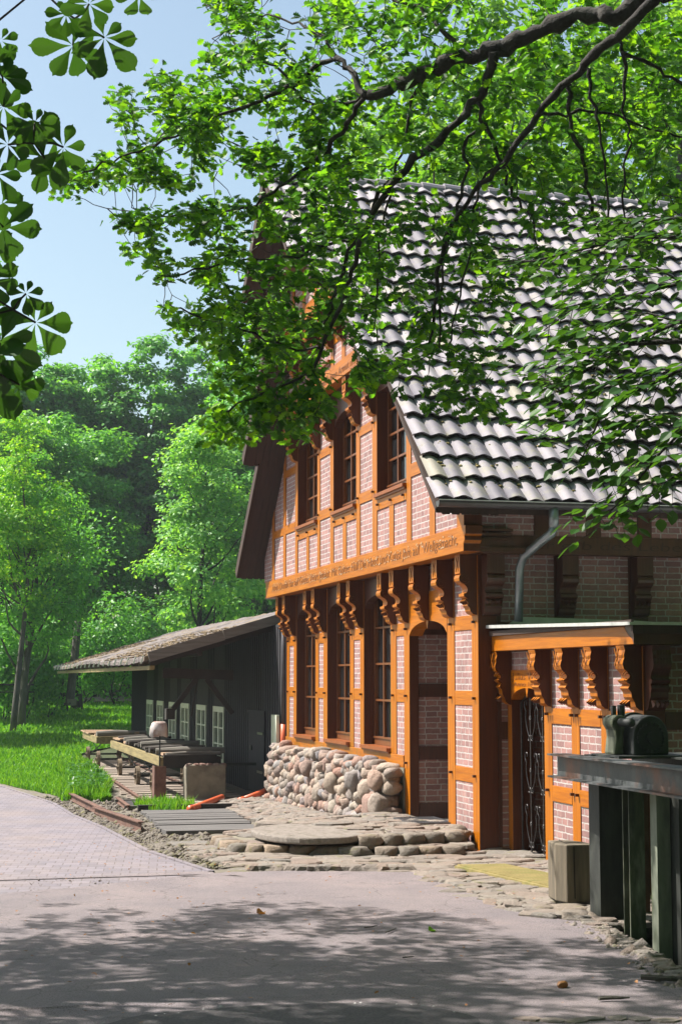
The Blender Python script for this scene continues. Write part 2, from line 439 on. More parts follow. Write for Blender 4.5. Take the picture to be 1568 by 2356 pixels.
def frange(a, b, n): return [a + (b - a) * i / n for i in range(n + 1)]
def pitedge(y): return lerp_table([(-30, -3.5), (-12, -1.9), (-8.26, -1.24), (-7.4, -1.10), (-6.74, -1.01), (-5.7, -0.86)], y)

# ground: three sheets meeting edge to edge round the mill race
strip('ground', frange(-4.3, 1, 5) + frange(2, 70, 34) + [90, 138], lambda y: -140, lambda y: 140, -.03, WOODFLOOR, 60)
strip('ground', [-5.7, -5.0, -4.3], lambda y: -140, lambda y: 0.0, -.03, EARTH, 30)
strip('ground', [-60, -30, -12, -8.26, -7.4, -6.74, -5.7], lambda y: -140, pitedge, -.03, EARTH, 30)
strip('ground', [-60, -30, -12, -4.3], lambda y: 3.2, lambda y: 140, -.03, EARTH, 30)
# mill race: floor, water and walls
m = MB(); m.box(-6, 3.2, -60, -4.3, -2.3, -2.2)
tag(m.build('race_floor', PITM), kind='structure')
m = MB(); m.box(-5.9, 3.2, -60, -4.3, -1.75, -1.74)
tag(m.build('water', WATERM), kind='structure')
m = MB()
ey = [-30, -12, -8.26, -7.4, -6.74, -5.7]
for a, b in zip(ey, ey[1:]):
    xa, xb = pitedge(a), pitedge(b)
    m.add([(xa, a, -2.2), (xb, b, -2.2), (xb, b, -.035), (xa, a, -.035)], [(0, 1, 2, 3)])
m.add([(-.86, -5.7, -2.2), (0, -5.7, -2.2), (0, -5.7, -.035), (-.86, -5.7, -.035)], [(0, 1, 2, 3)])
m.add([(0, -5.7, -2.2), (0, -4.3, -2.2), (0, -4.3, -.035), (0, -5.7, -.035)], [(0, 1, 2, 3)])
m.add([(0, -4.3, -2.2), (3.2, -4.3, -2.2), (3.2, -4.3, -.035), (0, -4.3, -.035)], [(0, 1, 2, 3)])
m.add([(3.2, -4.3, -2.2), (3.2, -60, -2.2), (3.2, -60, -.035), (3.2, -4.3, -.035)], [(0, 1, 2, 3)])
tag(m.build('race_wall', PITM), kind='structure')

SEAM = lambda x: -1.3 + (x + 3.5) * .5
flagx = lambda y: lerp_table([(-6.2, -1.0), (-6.0, -.97), (-5.5, -1.28), (-4.6, -1.42), (-3.6, -1.44), (-2.7, -1.43), (-2.0, -1.38), (-1.7, -1.75), (-1.5, -2.6), (-1.0, -3.2), (-.3, -3.37), (2.4, -3.4)], y)
asx = lambda y: pitedge(y) - .12 if y < -5.9 else flagx(y) + .12
def seamshift(x, y):
    if y < -4.2: return 0
    u = min(1, (y + 4.2) / 2.7); d = max(0, -3.5 - x)
    return u * (min(1.5, .50 * d) + .10 * noise.noise(Vector((x * 1.3, 0, 0))) + .03 * noise.noise(Vector((x * 7, 0, 3)))) 
strip('road', frange(-30, -9, 6) + frange(-8.6, -1.5, 26), lambda y: -8 if y > -9 else -30, asx, .022, ASPH, 60, bumpy=.012, ysh=seamshift)
pavx = lambda y: lerp_table([(-1.3, -3.64), (1.1, -4.05), (6.2, -4.11), (12.7, -4.38), (18.2, -5.16), (26, -7.2), (40, -14)], y)
strip('pavement', frange(-4.0, 30, 36), lambda y: -30, lambda y: pavx(y) if y > -1.3 else -3.64 + .4 * (y + 1.3) * 0, .004, PAVE, 30)
# the seam where the asphalt laps over the pavers
vs = []; fs = []
for i in range(41):
    x = -30 + (26.4) * i / 40
    y2 = SEAM(x) * .25 - .9 + .12 * noise.noise(Vector((x * 1.5, 0, 0)))
    vs += [(x, -1.52, .012), (x, max(y2, -1.45) , .013)]
for i in range(40): fs.append((2*i, 2*i+2, 2*i+3, 2*i+1))
me = bpy.data.meshes.new('road_edge'); me.from_pydata(vs, [], fs); me.update()
tag(link('road_edge', me, ASPH), kind='structure')
m = MB()
prev = None
for y in frange(-1.3, 20, 40):
    x = pavx(y) + .03
    if prev: m.add([(prev[0]-.035, prev[1], gh(0, prev[1])+.022), (prev[0]+.035, prev[1], gh(0, prev[1])+.022), (x+.035, y, gh(0, y)+.022), (x-.035, y, gh(0, y)+.022),
                    (prev[0]-.035, prev[1], -.4), (prev[0]+.035, prev[1], -.4), (x+.035, y, -.4), (x-.035, y, -.4)], [(0,1,2,3),(0,3,7,4),(1,5,6,2)])
    prev = (x, y)
tag(m.build('kerb', PAVE), kind='structure')
strip('path', frange(-1.4, 20, 40), lambda y: pavx(y) + .06, lambda y: 0.5, .004, EARTH, 20, bumpy=.05)
LX = lambda y: lerp_table([(12.8, -3.25), (13.8, -3.3), (16.1, -2.9), (22, -2.7), (26, -2.5), (30.5, -2.3), (37, 1), (40, 20), (52, 20)], y)
LL = lambda y: lerp_table([(12.8, -3.4), (13.8, -3.95), (19, -5.15), (26, -7.2), (40, -14), (52, -18)], y)
strip('lawn', frange(12.8, 52, 60), LL, LX, .02, LAWN, 24, bumpy=.06)
strip('far_path', [53, 54.6, 56], lambda y: -14, lambda y: 16, .05, EARTH, 20, label='sunlit gravel path beyond the lawn')

# lawn grass
def blades(name, n, region, hlo, hhi, mat, w=.012, kind='stuff', label=None, clump=1):
    rs = np.random.RandomState(5 + n)
    P = []
    while len(P) < n:
        x, y = region(rs)
        if x is None: continue
        P.append((x, y))
    P = np.array(P); base = np.array([gh(a, b) + .01 for a, b in P])
    hh = rs.uniform(hlo, hhi, n) * (0.6 + .8 * rs.rand(n)); an = rs.uniform(0, 2 * PI, n); lean = rs.uniform(.0, .6, n)
    ww = w * (1 + np.clip((P[:, 1] - 12) / 12, 0, 3))
    dx, dy = np.cos(an), np.sin(an); la = rs.uniform(0, 2 * PI, n)
    v = np.zeros((n, 5, 3))
    for k, (t, wd) in enumerate(((0, 1), (0, -1), (.55, -.8), (.55, .8), (1, 0))):
        v[:, k, 0] = P[:, 0] + dx * ww * wd + np.cos(la) * lean * hh * t * t
        v[:, k, 1] = P[:, 1] + dy * ww * wd + np.sin(la) * lean * hh * t * t
        v[:, k, 2] = base + hh * t * (1 - .25 * lean * t)
    b = np.arange(n) * 5
    q = np.stack([b, b + 1, b + 2, b + 3], 1); tt = np.stack([b + 3, b + 2, b + 4], 1)
    loops = np.concatenate([q, tt], 1).ravel(); fl = np.tile([4, 3], n)
    o = np_mesh(name, v.reshape(-1, 3), fl, loops, mat)
    o['kind'] = kind
    if label: o['label'] = label
    return o
def lawn_region(rs):
    y = 12.8 + (52 - 12.8) * rs.rand() ** 1.5
    l, r = LL(y), LX(y)
    l = max(l, -7.5 if y < 30 else -9)
    if y > 34: r = min(r, 6)
    return l + (r - l) * rs.rand(), y
blades('lawn_grass', 75000, lawn_region, .06, .16, GRASSL, label='bright green lawn grass beside the paved lane')
def edge_region(rs):
    y = 13.2 + 12 * rs.rand() ** 1.3
    r = LX(y)
    return r - .9 * rs.rand() ** 1.6, y
blades('tall_grass', 9000, edge_region, .14, .30, GRASSL, .014, label='taller rough grass along the rail track')
def tuft_region(rs):
    a = rs.rand() * 2 * PI; r = rs.rand() ** .5
    return -2.45 + .55 * math.cos(a) * r, 10.9 + 1.0 * math.sin(a) * r
blades('grass_tuft', 1500, tuft_region, .10, .22, GRASSL, .012, label='grass tuft growing between the rail and the plank deck')

# broad-leaved weeds along the lawn edge
def poly_leaves(name, C, D, N, L, W, outline, mat, parent=None, fold=.25, curl=.15, kind=None, label=None):
    """one mesh of many folded leaves. outline: half outline [(t, w)...] from base to tip"""
    n = len(C); D = D / np.linalg.norm(D, axis=1, keepdims=True)
    S = np.cross(N, D); S /= (np.linalg.norm(S, axis=1, keepdims=True) + 1e-9); U = np.cross(D, S)
    k = len(outline)
    tv = [(t, w) for t, w in outline] + [(t, -w) for t, w in outline[1:-1]]
    nv = len(tv)
    v = np.zeros((n, nv, 3))
    for i, (t, w) in enumerate(tv):
        v[:, i] = C + D * (L * t)[:, None] + S * (W * w)[:, None] + U * (fold * W * abs(w) - curl * L * t * t)[:, None]
    left = list(range(k))
    right = [0] + list(range(k, nv)) + [k - 1]; right = right[::-1]
    b = (np.arange(n) * nv)[:, None]
    loops = np.concatenate([b + np.array(left), b + np.array(right)], 1).ravel()
    fl = np.tile([len(left), len(right)], n)
    o = np_mesh(name, v.reshape(-1, 3), fl, loops, mat, parent)
    if kind: o['kind'] = kind
    if label: o['label'] = label
    return o
OV = [(0, 0), (.25, .42), (.55, .5), (.8, .3), (1, 0)]
rs = np.random.RandomState(11)
n = 1600
yy = 13.5 + rs.rand(n) ** 1.2 * 9; xx = np.array([LX(y) for y in yy]) - .08 - .7 * rs.rand(n) ** 2
Cw = np.stack([xx, yy, np.array([gh(a, b) for a, b in zip(xx, yy)]) + .05 + .28 * rs.rand(n)], 1)
Dw = np.stack([rs.randn(n), rs.randn(n), .1 + .2 * rs.randn(n)], 1); Nw = np.stack([.3 * rs.randn(n), .3 * rs.randn(n), np.ones(n)], 1)
poly_leaves('weeds', Cw, Dw, Nw, .07 + .07 * rs.rand(n), .05 + .05 * rs.rand(n), OV, IVYL, kind='stuff', label='broad leaved weeds at the lawn edge')

# ---- stones
def blob(mb, c, r, rot=0, nz=.18, seed=0, sub=2, flat=None, sharp=1.0):
    import bmesh as _b
    key = sub
    if key not in blob.cache:
        bm = _b.new(); _b.ops.create_icosphere(bm, subdivisions=sub, radius=1)
        blob.cache[key] = ([v.co.copy() for v in bm.verts], [tuple(v.index for v in f.verts) for f in bm.faces]); bm.free()
    vs, fs = blob.cache[key]
    ca, sa = math.cos(rot), math.sin(rot); out = []
    off = Vector((seed * 3.1, seed * 1.7, seed * .9))
    for v in vs:
        k = 1 + nz * noise.noise(v * 1.3 * sharp + off) + nz * .5 * noise.noise(v * 3 + off)
        # squarish
        q = Vector([math.copysign(abs(a) ** .8, a) for a in v]) * k
        x, y, z = q.x * r[0], q.y * r[1], q.z * r[2]
        x, y = x * ca - y * sa, x * sa + y * ca
        if flat is not None: z = min(z, flat)
        out.append((c[0] + x, c[1] + y, c[2] + z))
    mb.add(out, fs)
blob.cache = {}

def slab_stone(mb, x, y, z, rx, ry, th, rot, k=7):
    """irregular flat stone with a slightly domed, chamfered top"""
    pts = []
    for i in range(k):
        a = 2 * PI * i / k + rnd.uniform(-.18, .18); r = rnd.uniform(.82, 1.08)
        px, py = math.cos(a) * rx * r, math.sin(a) * ry * r
        pts.append((px * math.cos(rot) - py * math.sin(rot), px * math.sin(rot) + py * math.cos(rot)))
    tilt = (rnd.uniform(-.05, .05), rnd.uniform(-.05, .05))
    ring = lambda s, dz: [(x + a * s, y + b * s, z + dz + a * tilt[0] + b * tilt[1]) for a, b in pts]
    vs = ring(1, -th) + ring(1, -th * .25) + ring(.9, 0) + [(x, y, z + th * .08)]
    fs = []
    for r_ in range(2):
        for i in range(k): fs.append((r_*k+i, r_*k+(i+1)%k, (r_+1)*k+(i+1)%k, (r_+1)*k+i))
    for i in range(k): fs.append((2*k+i, 2*k+(i+1)%k, 3*k))
    mb.add(vs, fs)

mf = MB()
y = -6.0; row = 0
while y < 11.5:
    x0 = flagx(y) + .05 if y < 2.4 else (-1.5 + .02 * (y - 2.4) if y < 9 else -1.3)
    x1 = .45 if y > -4.2 else .1
    x = x0 + (row % 2) * .12
    while x < x1:
        rx = rnd.uniform(.17, .36); ry = rnd.uniform(.14, .21)
        ub = (y + 1.8) / -2.3
        inmat = (-.80 + .37 * max(ub, 0) < x < -.36 + .28 * max(ub, 0) and -3.3 < y < -1.95)
        if not inmat:
            slab_stone(mf, x, y + rnd.uniform(-.03, .03), gh(x, y) + .036 + rnd.uniform(-.008, .014) + (.03 if y > 2.4 else 0), rx, ry, .06, rnd.uniform(-.4, .4), rnd.choice((6, 7, 8)))
        x += rx * 1.5
    y += .235; row += 1
# worn kerb stones on the flagged border
yb = frange(-5.95, -2.0, 22)
for yv in yb:
    blob(mf, (flagx(yv) + .1 + rnd.uniform(-.05, .06), yv, .015), (.12, rnd.uniform(.1, .16), .07), rnd.uniform(-.3, .3), .4, int(-yv * 31), 2, flat=.045, sharp=1.5)
for t in frange(0, 1, 13):
    xx_, yy_ = -1.5 - 1.6 * t, -1.72 + .45 * t ** 1.5
    blob(mf, (xx_, yy_ + rnd.uniform(-.03, .03), .02), (rnd.uniform(.11, .17), .12, .085), rnd.uniform(-.3, .3), .4, int(t * 100), 2, flat=.06, sharp=1.5)
tag(mf.build('flagstone_paving', FLAG), 'uneven brown flagstones laid along the foot of the brick house', kind='structure')

# pebbles and grit on the earth strips
def grit(name, n, region, s0, s1, mat, label):
    rs = np.random.RandomState(n)
    base = np.array([(1,0,0),(0,1,0),(-1,0,0),(0,-1,0),(0,0,.7),(0,0,-.5)], float)
    F = np.array([(0,1,4),(1,2,4),(2,3,4),(3,0,4),(1,0,5),(2,1,5),(3,2,5),(0,3,5)])
    V = []; 
    P = np.array([region(rs) for _ in range(n)])
    sz = rs.uniform(s0, s1, n) * (1 + (rs.rand(n) > .93) * 1.5); an = rs.rand(n) * 6.28
    z = np.array([gh(a, b) for a, b in P]) + .012
    v = np.zeros((n, 6, 3))
    for k in range(6):
        j = 1 + .35 * rs.randn(n)
        v[:, k, 0] = P[:, 0] + sz * j * (base[k, 0] * np.cos(an) - base[k, 1] * np.sin(an))
        v[:, k, 1] = P[:, 1] + sz * j * (base[k, 0] * np.sin(an) + base[k, 1] * np.cos(an))
        v[:, k, 2] = z + sz * base[k, 2]
    loops = (np.arange(n)[:, None, None] * 6 + F[None]).ravel()
    o = np_mesh(name, v.reshape(-1, 3), np.full(n * 8, 3), loops, mat)
    tag(o, label, kind='stuff'); return o
grit('gravel', 5200, lambda r: (lambda y: (pavx(y) + .08 + r.rand() ** 1.4 * (-2.9 - pavx(y)), y))(-1.0 + 15.5 * r.rand()), .012, .035, EARTH, 'loose gravel strip between the pavers and the plank deck')
grit('road_grit', 2600, lambda r: (-6.4 + 5.2 * r.rand(), -9.6 + 8 * r.rand()), .003, .008, FLAG, 'fine grit lying on the worn asphalt')
rz = random.Random(3)
grit('race_edge_rubble', 420, lambda r: (lambda y: (pitedge(y) - .03 - .3 * r.rand() ** 2, y))(-9.8 + 4.0 * r.rand()), .015, .05, FLAG, 'broken mortar and rubble along the edge of the mill race')
m = MB()
for i in range(26):
    yv = -9.9 + i * .165
    slab_stone(m, pitedge(yv) - .1, yv, .03 + rnd.uniform(0, .012), .12, .09, .10, rnd.uniform(-.3, .3), 6)
for i in range(16):
    slab_stone(m, -3.0 + i * .14 + rnd.uniform(-.03, .03), -9.75 + rnd.uniform(-.12, .05) - .02 * i, .03, rnd.uniform(.07, .12), .08, .08, rnd.uniform(-.5, .5), 6)
tag(m.build('race_kerb', FLAG), 'stone kerb between the asphalt and the mill race', kind='structure')

# ================================================================== THE HOUSE
W_ = 11.55; YC = 5.93; RS = .9; EZ = 4.34; EY = -.76
def roofz(y): return EZ + RS * ((y - EY) if y < YC else (2 * YC - y - EY))
house = thing('timber_framed_house', (0, 0, 0), 'half timbered brick mill house with orange oak posts, jettied gable and steep pantile roof', 'house')
X1 = -.33; X2 = -.58; X3 = -.85

def part_box(name, x0, x1, y0, y1, z0, z1, mat, parent=house, bevel=0):
    m = MB(); m.box(x0, x1, y0, y1, z0, z1); return m.build(name, mat, parent, bevel=bevel)

# --- ground-floor gable wall
gb = MB()
for (a, b, z0) in ((.20, 1.05, .02), (3.33, 3.84, 1.0), (5.86, 6.39, 1.0), (8.42, 8.91, 1.0), (10.88, 11.38, 1.0)):
    gb.box(.012, .30, a, b, z0, 3.76)
gb.box(.014, .30, 1.25, 3.15, 3.30, 3.76)
for (a, b) in ((4.0, 5.75), (6.5, 8.25), (9.0, 10.75)): gb.box(.05, .28, a, b, .3, 1.0)
gb.build('gable_brick_infill', BRICK, house)
posts = [(0, .26, .02), (.99, 1.30, .05), (3.10, 3.38, .15), (3.79, 4.10, 1.05), (5.68, 5.92, 1.05), (6.33, 6.58, 1.05),
         (8.18, 8.48, 1.05), (8.85, 9.10, 1.05), (10.68, 10.93, 1.05), (11.32, 11.55, 1.05)]
for (a, b, z0) in posts: part_box('post', 0 if a else -.004, .14 if a == 3.10 else .25, a, b, z0, 3.74, WV, bevel=.008)
for (a, b, zs) in ((.26, .99, ((2.79, 2.98), (1.82, 2.01), (.84, 1.03))), (3.38, 3.79, ((2.79, 2.98), (1.82, 2.01))), (5.92, 6.33, ((2.79, 2.98), (1.82, 2.01))),
                   (8.48, 8.85, ((2.79, 2.98), (1.82, 2.01))), (10.93, 11.32, ((2.79, 2.98), (1.82, 2.01)))):
    for z0, z1 in zs: part_box('rail', .002, .22, a + .002, b - .002, z0, z1, WH, bevel=.006)
part_box('sill_beam', -.012, .27, 3.384, 11.60, .87, 1.05, WH, bevel=.01)
part_box('ground_sill', -.05, .22, -.10, .98, -.12, .02, WH, bevel=.02)
# pegs
def peg(y, z, x=0.0, parent=house):
    m = MB(); m.beam((x + .03, y, z), (x - .045, y, z), .032, .032); return m.build('peg', WREV, parent)
for z in (2.885, 1.915, .935): peg(.14, z); peg(1.12, z)
for pp in (3.24, 3.94, 5.80, 6.46, 8.33, 8.97, 10.8, 11.43):
    for z in (2.885, 1.915): peg(pp, z)
peg(3.24, 3.0); peg(3.24, .95); peg(1.2, 3.02)

def arch_board(name, x0, x1, y0, y1, zs, zc, zt, mat, parent=house, pend=False):
    pts = [(y0, zt), (y0, zs)]
    for i in range(1, 14):
        u = i / 14; pts.append((y0 + (y1 - y0) * u, zs + (zc - zs) * (1 - (2 * u - 1) ** 2) ** .6))
        if pend and i == 7:
            pts[-1] = (y0 + (y1 - y0) * .5 - .05, zc); pts += [(y0 + (y1 - y0) * .5, zc - .12), (y0 + (y1 - y0) * .5 + .05, zc)]
    pts += [(y1, zs), (y1, zt)]
    m = MB(); m.prism(pts, 'x', x0, x1); return m.build(name, mat, parent)

def window(y0, y1, z0, zs, zt, xf, parent=house, cols=3, rows=4, sill_x=-.07, arch=.12, name='window'):
    """frame set back in its opening; frame mesh with children panes and sill"""
    f = MB(); d = .05
    f.box(xf, xf + d + .03, y0, y0 + .07, z0, zt); f.box(xf, xf + d + .03, y1 - .07, y1, z0, zt)
    f.box(xf + .002, xf + d + .028, y0 + .07, y1 - .07, zt - .08, zt); f.box(xf - .012, xf + d + .03, y0 + .07, y1 - .07, z0, z0 + .10)
    f.box(xf - .03, xf + d, y0 + .05, y1 - .05, z0 + .10, z0 + .125)
    iy0, iy1, iz0, iz1 = y0 + .07, y1 - .07, z0 + .125, zt - .08
    for c in range(1, cols):
        yc = iy0 + (iy1 - iy0) * c / cols; f.box(xf + .004, xf + .046, yc - .024, yc + .024, iz0, iz1)
    for r in range(1, rows):
        zc = iz0 + (iz1 - iz0) * r / rows
        for c in range(cols):
            ya = iy0 + (iy1 - iy0) * c / cols + (.024 if c else 0); yb_ = iy0 + (iy1 - iy0) * (c + 1) / cols - (.024 if c < cols - 1 else 0)
            f.box(xf + .007, xf + .043, ya, yb_, zc - .016, zc + .016)
    fo = f.build(name, WWIN, parent)
    def sub(nm, mb, mat):
        o = mb.build(nm, mat, fo); o.location = (0, 0, 0); return o
    g = MB(); g.box(xf + .05, xf + .055, iy0, iy1, iz0, iz1); sub('pane', g, GLASS)
    s = MB(); s.box(sill_x, xf + .0, y0 + .0, y1 - .0, z0 - .055, z0 - .004); s.box(sill_x + .03, xf, y0 + .004, y1 - .004, z0 - .085, z0 - .057); sub('window_sill', s, WX)
    b = MB(); b.box(xf + .6, xf + .65, y0 - .4, y1 + .4, z0 - .3, zt + .2)
    return fo
for (a, b) in ((4.10, 5.68), (6.58, 8.18), (9.10, 10.68)):
    window(a, b, 1.13, 3.3, 3.62, .17)
    arch_board('window_head', .02, .15, a, b, 3.28, 3.47, 3.74, WREV)
# door: a deep passage with brick reveal and cross timbers
arch_board('door_head', -.004, .20, 1.30, 3.10, 2.78, 2.97, 3.38, WH, pend=True)
part_box('door_reveal', .142, 1.25, 3.115, 3.34, .2, 3.2, BRICK); part_box('door_reveal', .25, 1.25, 1.02, 1.22, .2, 3.2, BRICK)
for z0, z1 in ((2.80, 3.1), (1.90, 2.09), (1.0, 1.19), (.15, .38)):
    part_box('reveal_rail', .144, 1.24, 3.085, 3.12, z0, z1, WREV)
part_box('passage_ceiling', .2, 1.3, 1.22, 3.14, 3.1, 3.16, DARKBOARD)
door = part_box('door', 1.25, 1.30, 1.2, 3.15, .15, 3.1, WREV)
m = MB(); m.box(1.21, 1.25, 1.35, 1.38, 1.1, 1.3); m.tube([(1.20, 1.36, 1.2), (1.17, 1.36, 1.2), (1.17, 1.46, 1.2)], .012); h_ = m.build('door_handle', IRON, door); h_.location = (0, 0, 0)
part_box('door_threshold', -.02, 1.25, 1.30, 3.10, .08, .165, GREYWOODX)

# brackets
BR = [(0, 0), (.23, 0), (.23, -.24), (.205, -.25), (.232, -.265), (.242, -.30), (.235, -.335), (.205, -.365), (.165, -.385), (.14, -.41), (.128, -.44),
      (.13, -.47), (.148, -.49), (.178, -.495), (.178, -.53), (.155, -.545), (.13, -.56), (.145, -.585), (.12, -.615), (.128, -.65), (.10, -.68), (.092, -.72), (.06, -.755), (0, -.77)]
BR2 = [(0, 0), (.20, 0), (.185, -.05), (.20, -.10), (.195, -.13), (.205, -.15), (.215, -.19), (.20, -.24), (.165, -.27), (.14, -.31), (.14, -.34), (.185, -.36), (.165, -.385), (.13, -.40),
       (.16, -.44), (.125, -.48), (.12, -.53), (.09, -.58), (.075, -.63), (.04, -.66), (0, -.67)]
def bracket(xw, y0, y1, zt, prof=BR, sc=1.0, mat=WV, parent=house, side='x', zs=1.0):
    m = MB()
    if side == 'x': m.prism([(xw - d * sc, zt + z * zs) for d, z in prof], 'y', y0, y1)
    else: m.prism([(xw - d * sc, zt + z * zs) for d, z in prof], 'x', y0, y1)
    # carved rosette on the cheek and dog-tooth row
    c = m
    if side == 'x':
        cy = y0 - .004
        for r in (.055, .03):
            pts = [(xw - (.165 + math.cos(a) * r) * sc, cy, zt - .315 * zs + math.sin(a) * r) for a in frange(0, 1.75 * PI, 14)]
            c.tube(pts, .005, 4)
        for k in range(3):
            yy = y0 + (y1 - y0) * (k + .5) / 3
            c.add([(xw - .135 * sc, yy - .03, zt - .56 * zs), (xw - .135 * sc, yy + .03, zt - .56 * zs), (xw - .185 * sc, yy, zt - .60 * zs), (xw - .12 * sc, yy, zt - .64 * zs)], [(0, 1, 2), (0, 2, 3), (1, 3, 2)])
        # crossed carving on the block
        yc = (y0 + y1) / 2
        for s in (-1, 1):
            c.beam((xw - .233 * sc, yc - s * .05, zt - .03 * zs), (xw - .233 * sc, yc + s * .05, zt - .21 * zs), .014, .01, (1, 0, 0))
    else:
        for k in range(4):
            xx = y0 + (y1 - y0) * (k + .5) / 4
            c.add([(xx - .025, xw - .135, zt - .56), (xx + .025, xw - .135, zt - .56), (xx, xw - .185, zt - .60), (xx, xw - .12, zt - .64)], [(0, 1, 2), (0, 2, 3), (1, 3, 2)])
    return m.build('bracket', mat, parent)
def bracket_y(yw, x0, x1, zt, prof=BR, parent=house, sc=1.0, mat=WREV):
    m = MB(); m.prism([(yw - d * sc, zt + z) for d, z in prof], 'x', x0, x1)
    c = m
    for k in range(4):
        xx = x0 + (x1 - x0) * (k + .5) / 4
        c.add([(xx - .025, yw - .135, zt - .56), (xx + .025, yw - .135, zt - .56), (xx, yw - .185, zt - .60), (xx, yw - .12, zt - .64)], [(0, 1, 2), (0, 2, 3), (1, 3, 2)])
    for k in range(5): c.box(x0 + .02 + k * (x1 - x0 - .04) / 5, x0 + .03 + k * (x1 - x0 - .04) / 5 + .008, yw - .234, yw - .230, zt - .2, zt - .05)
    return m.build('bracket', mat, parent)
for (a, b) in ((.03, .24), (1.02, 1.25), (2.10, 2.32), (3.13, 3.36), (3.81, 4.04), (5.70, 5.91), (6.34, 6.55), (8.22, 8.44), (8.87, 9.09), (10.70, 10.91), (11.33, 11.53)):
    bracket(-.001, a, b, 3.738)

# --- jetty 1
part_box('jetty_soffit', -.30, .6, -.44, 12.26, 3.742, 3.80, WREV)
m = MB(); m.prism([(-.55, 4.06), (-.55, 3.95), (-.50, 3.93), (-.52, 3.88), (-.47, 3.84), (-.47, 3.74), (11.95, 3.74), (11.95, 4.06)], 'x', -.345, -.12)
bress = m.build('carved_beam', WH, house, bevel=.008)

def lettering(text, y_start, z, width, h, x, parent, name='carved_lettering', axis='F', ink=INK, ext=.004):
    cu = bpy.data.curves.new(name, 'FONT'); cu.body = text; cu.size = h; cu.extrude = ext; cu.offset = -.0015
    cu.space_character = 1.0
    o = bpy.data.objects.new(name, cu); scene.collection.objects.link(o)
    bpy.context.view_layer.update()
    me = bpy.data.meshes.new_from_object(o.evaluated_get(bpy.context.evaluated_depsgraph_get()))
    bpy.data.objects.remove(o); 
    co = np.zeros(len(me.vertices) * 3); me.vertices.foreach_get('co', co); co = co.reshape(-1, 3)
    sx = width / (co[:, 0].max() - co[:, 0].min()); co[:, 0] = (co[:, 0] - co[:, 0].min()) * sx
    co[:, 0] += .12 * co[:, 1]
    if axis == 'F': w = np.stack([np.full(len(co), x) - co[:, 2], y_start - co[:, 0], z + co[:, 1]], 1)
    else: w = np.stack([y_start + co[:, 0], np.full(len(co), x) - co[:, 2], z + co[:, 1]], 1)
    me.vertices.foreach_set('co', w.astype(np.float32).ravel()); me.update()
    oo = link(name, me, ink, parent); oo.location = (0, 0, 0)
    return oo
lettering('Anno Domini hat auf Gottes Wort gebaut  Mit Gottes Hülf Die Hand und Kunst Jhm auf  Wellgemacht.', 11.3, 3.84, 11.55, .20, -.3455, bress)
# pale flecks painted as glints on the carving
m = MB()
r2 = random.Random(5)
for i in range(260):
    yv = 11.3 - 11.5 * r2.random(); zv = r2.choice((3.845, 3.93, 3.95, 3.98)) + r2.uniform(-.008, .008)
    s = r2.uniform(.004, .010); m.box(-.3535, -.351, yv - s * 1.6, yv + s * 1.6, zv - s, zv + s)
gl = m.build('painted_highlights', GLINT, bress); gl['kind'] = 'stuff'; gl.location = (0, 0, 0)

# --- first gable storey
def gable_brick(x, z0, z1, ya, yb, th=.28):
    """brick panel between openings, cut off under the roof"""
    def clipz(y): return min(z1, roofz(y) - .20)
    ys = sorted(set([ya, yb] + [v for v in ((z1 + .20 - EZ) / RS + EY, 2 * YC - ((z1 + .20 - EZ) / RS + EY), YC) if ya < v < yb]))
    if max(clipz(v) for v in ys) <= z0: return None
    pts = [(v, clipz(v)) for v in ys if clipz(v) > z0]
    # ends where the roof meets z0
    yl = (z0 + .20 - EZ) / RS + EY; yr = 2 * YC - yl
    lo = max(ya, yl); hi = min(yb, yr)
    if pts[0][0] > lo + 1e-4: pts = [(lo, z0)] + pts
    else: pts = [(lo, z0)] + pts
    if pts[-1][0] < hi - 1e-4: pts = pts + [(hi, z0)]
    else: pts = pts + [(hi, z0)]
    m = MB(); m.prism(pts[::-1], 'x', x, x + th); return m
win1 = [(2.09, 3.65), (4.88, 6.38), (7.55, 9.11)]
Z1b, Z1t = 4.06, 6.90
gw = MB(); cur = -.44
def addm(a, b):
    if b is not None: a.add(b.v, b.f)
for (a, b) in win1:
    addm(gw, gable_brick(X1 + .012, Z1b, Z1t, cur + .02, a - .02))
    addm(gw, gable_brick(X1 + .012, Z1b, 4.80, a + .0, b - .0))
    cur = b
addm(gw, gable_brick(X1 + .012, Z1b, Z1t, cur + .02, 12.2))
gw.build('upper_brick_infill', BRICK, house)
def gpost(x, a, b, z0, z1, mat=WV, name='post'):
    za, zb = min(z1, roofz(a) - .18), min(z1, roofz(b) - .18)
    if max(za, zb) < z0 + .1: return
    za = max(za, z0 + .02); zb = max(zb, z0 + .02)
    m = MB(); m.prism([(a, z0), (a, za), (b, zb), (b, z0)][::-1], 'x', x, x + .24); return m.build(name, mat, house)
for (a, b) in ((-.45, -.17), (.76, 1.0), (1.86, 2.09), (3.65, 3.92), (4.65, 4.88), (6.38, 6.61), (7.35, 7.55), (9.11, 9.33), (10.14, 10.37), (11.19, 11.42)):
    gpost(X1, a, b, 4.06, 6.90)
for (a, b) in ((2.75, 2.98), (5.52, 5.75), (8.19, 8.40)): part_box('post', X1, X1 + .1, a, b, 4.06, 4.655, WV)
for (a, b) in win1:
    part_box('rail', X1 - .003, X1 + .2, a + .002, b - .002, 4.66, 4.815, WH)
    window(a, b, 4.90, 6.4, 6.62, X1 + .165, rows=4, sill_x=X1 - .06)
    if a > 3: arch_board('window_head', X1 + .02, X1 + .15, a, b, 6.32, 6.50, 6.88, WREV)
    else: pass
part_box('window_head', X1 + .02, X1 + .15, 2.6, 3.65, 6.45, 6.75, WREV)
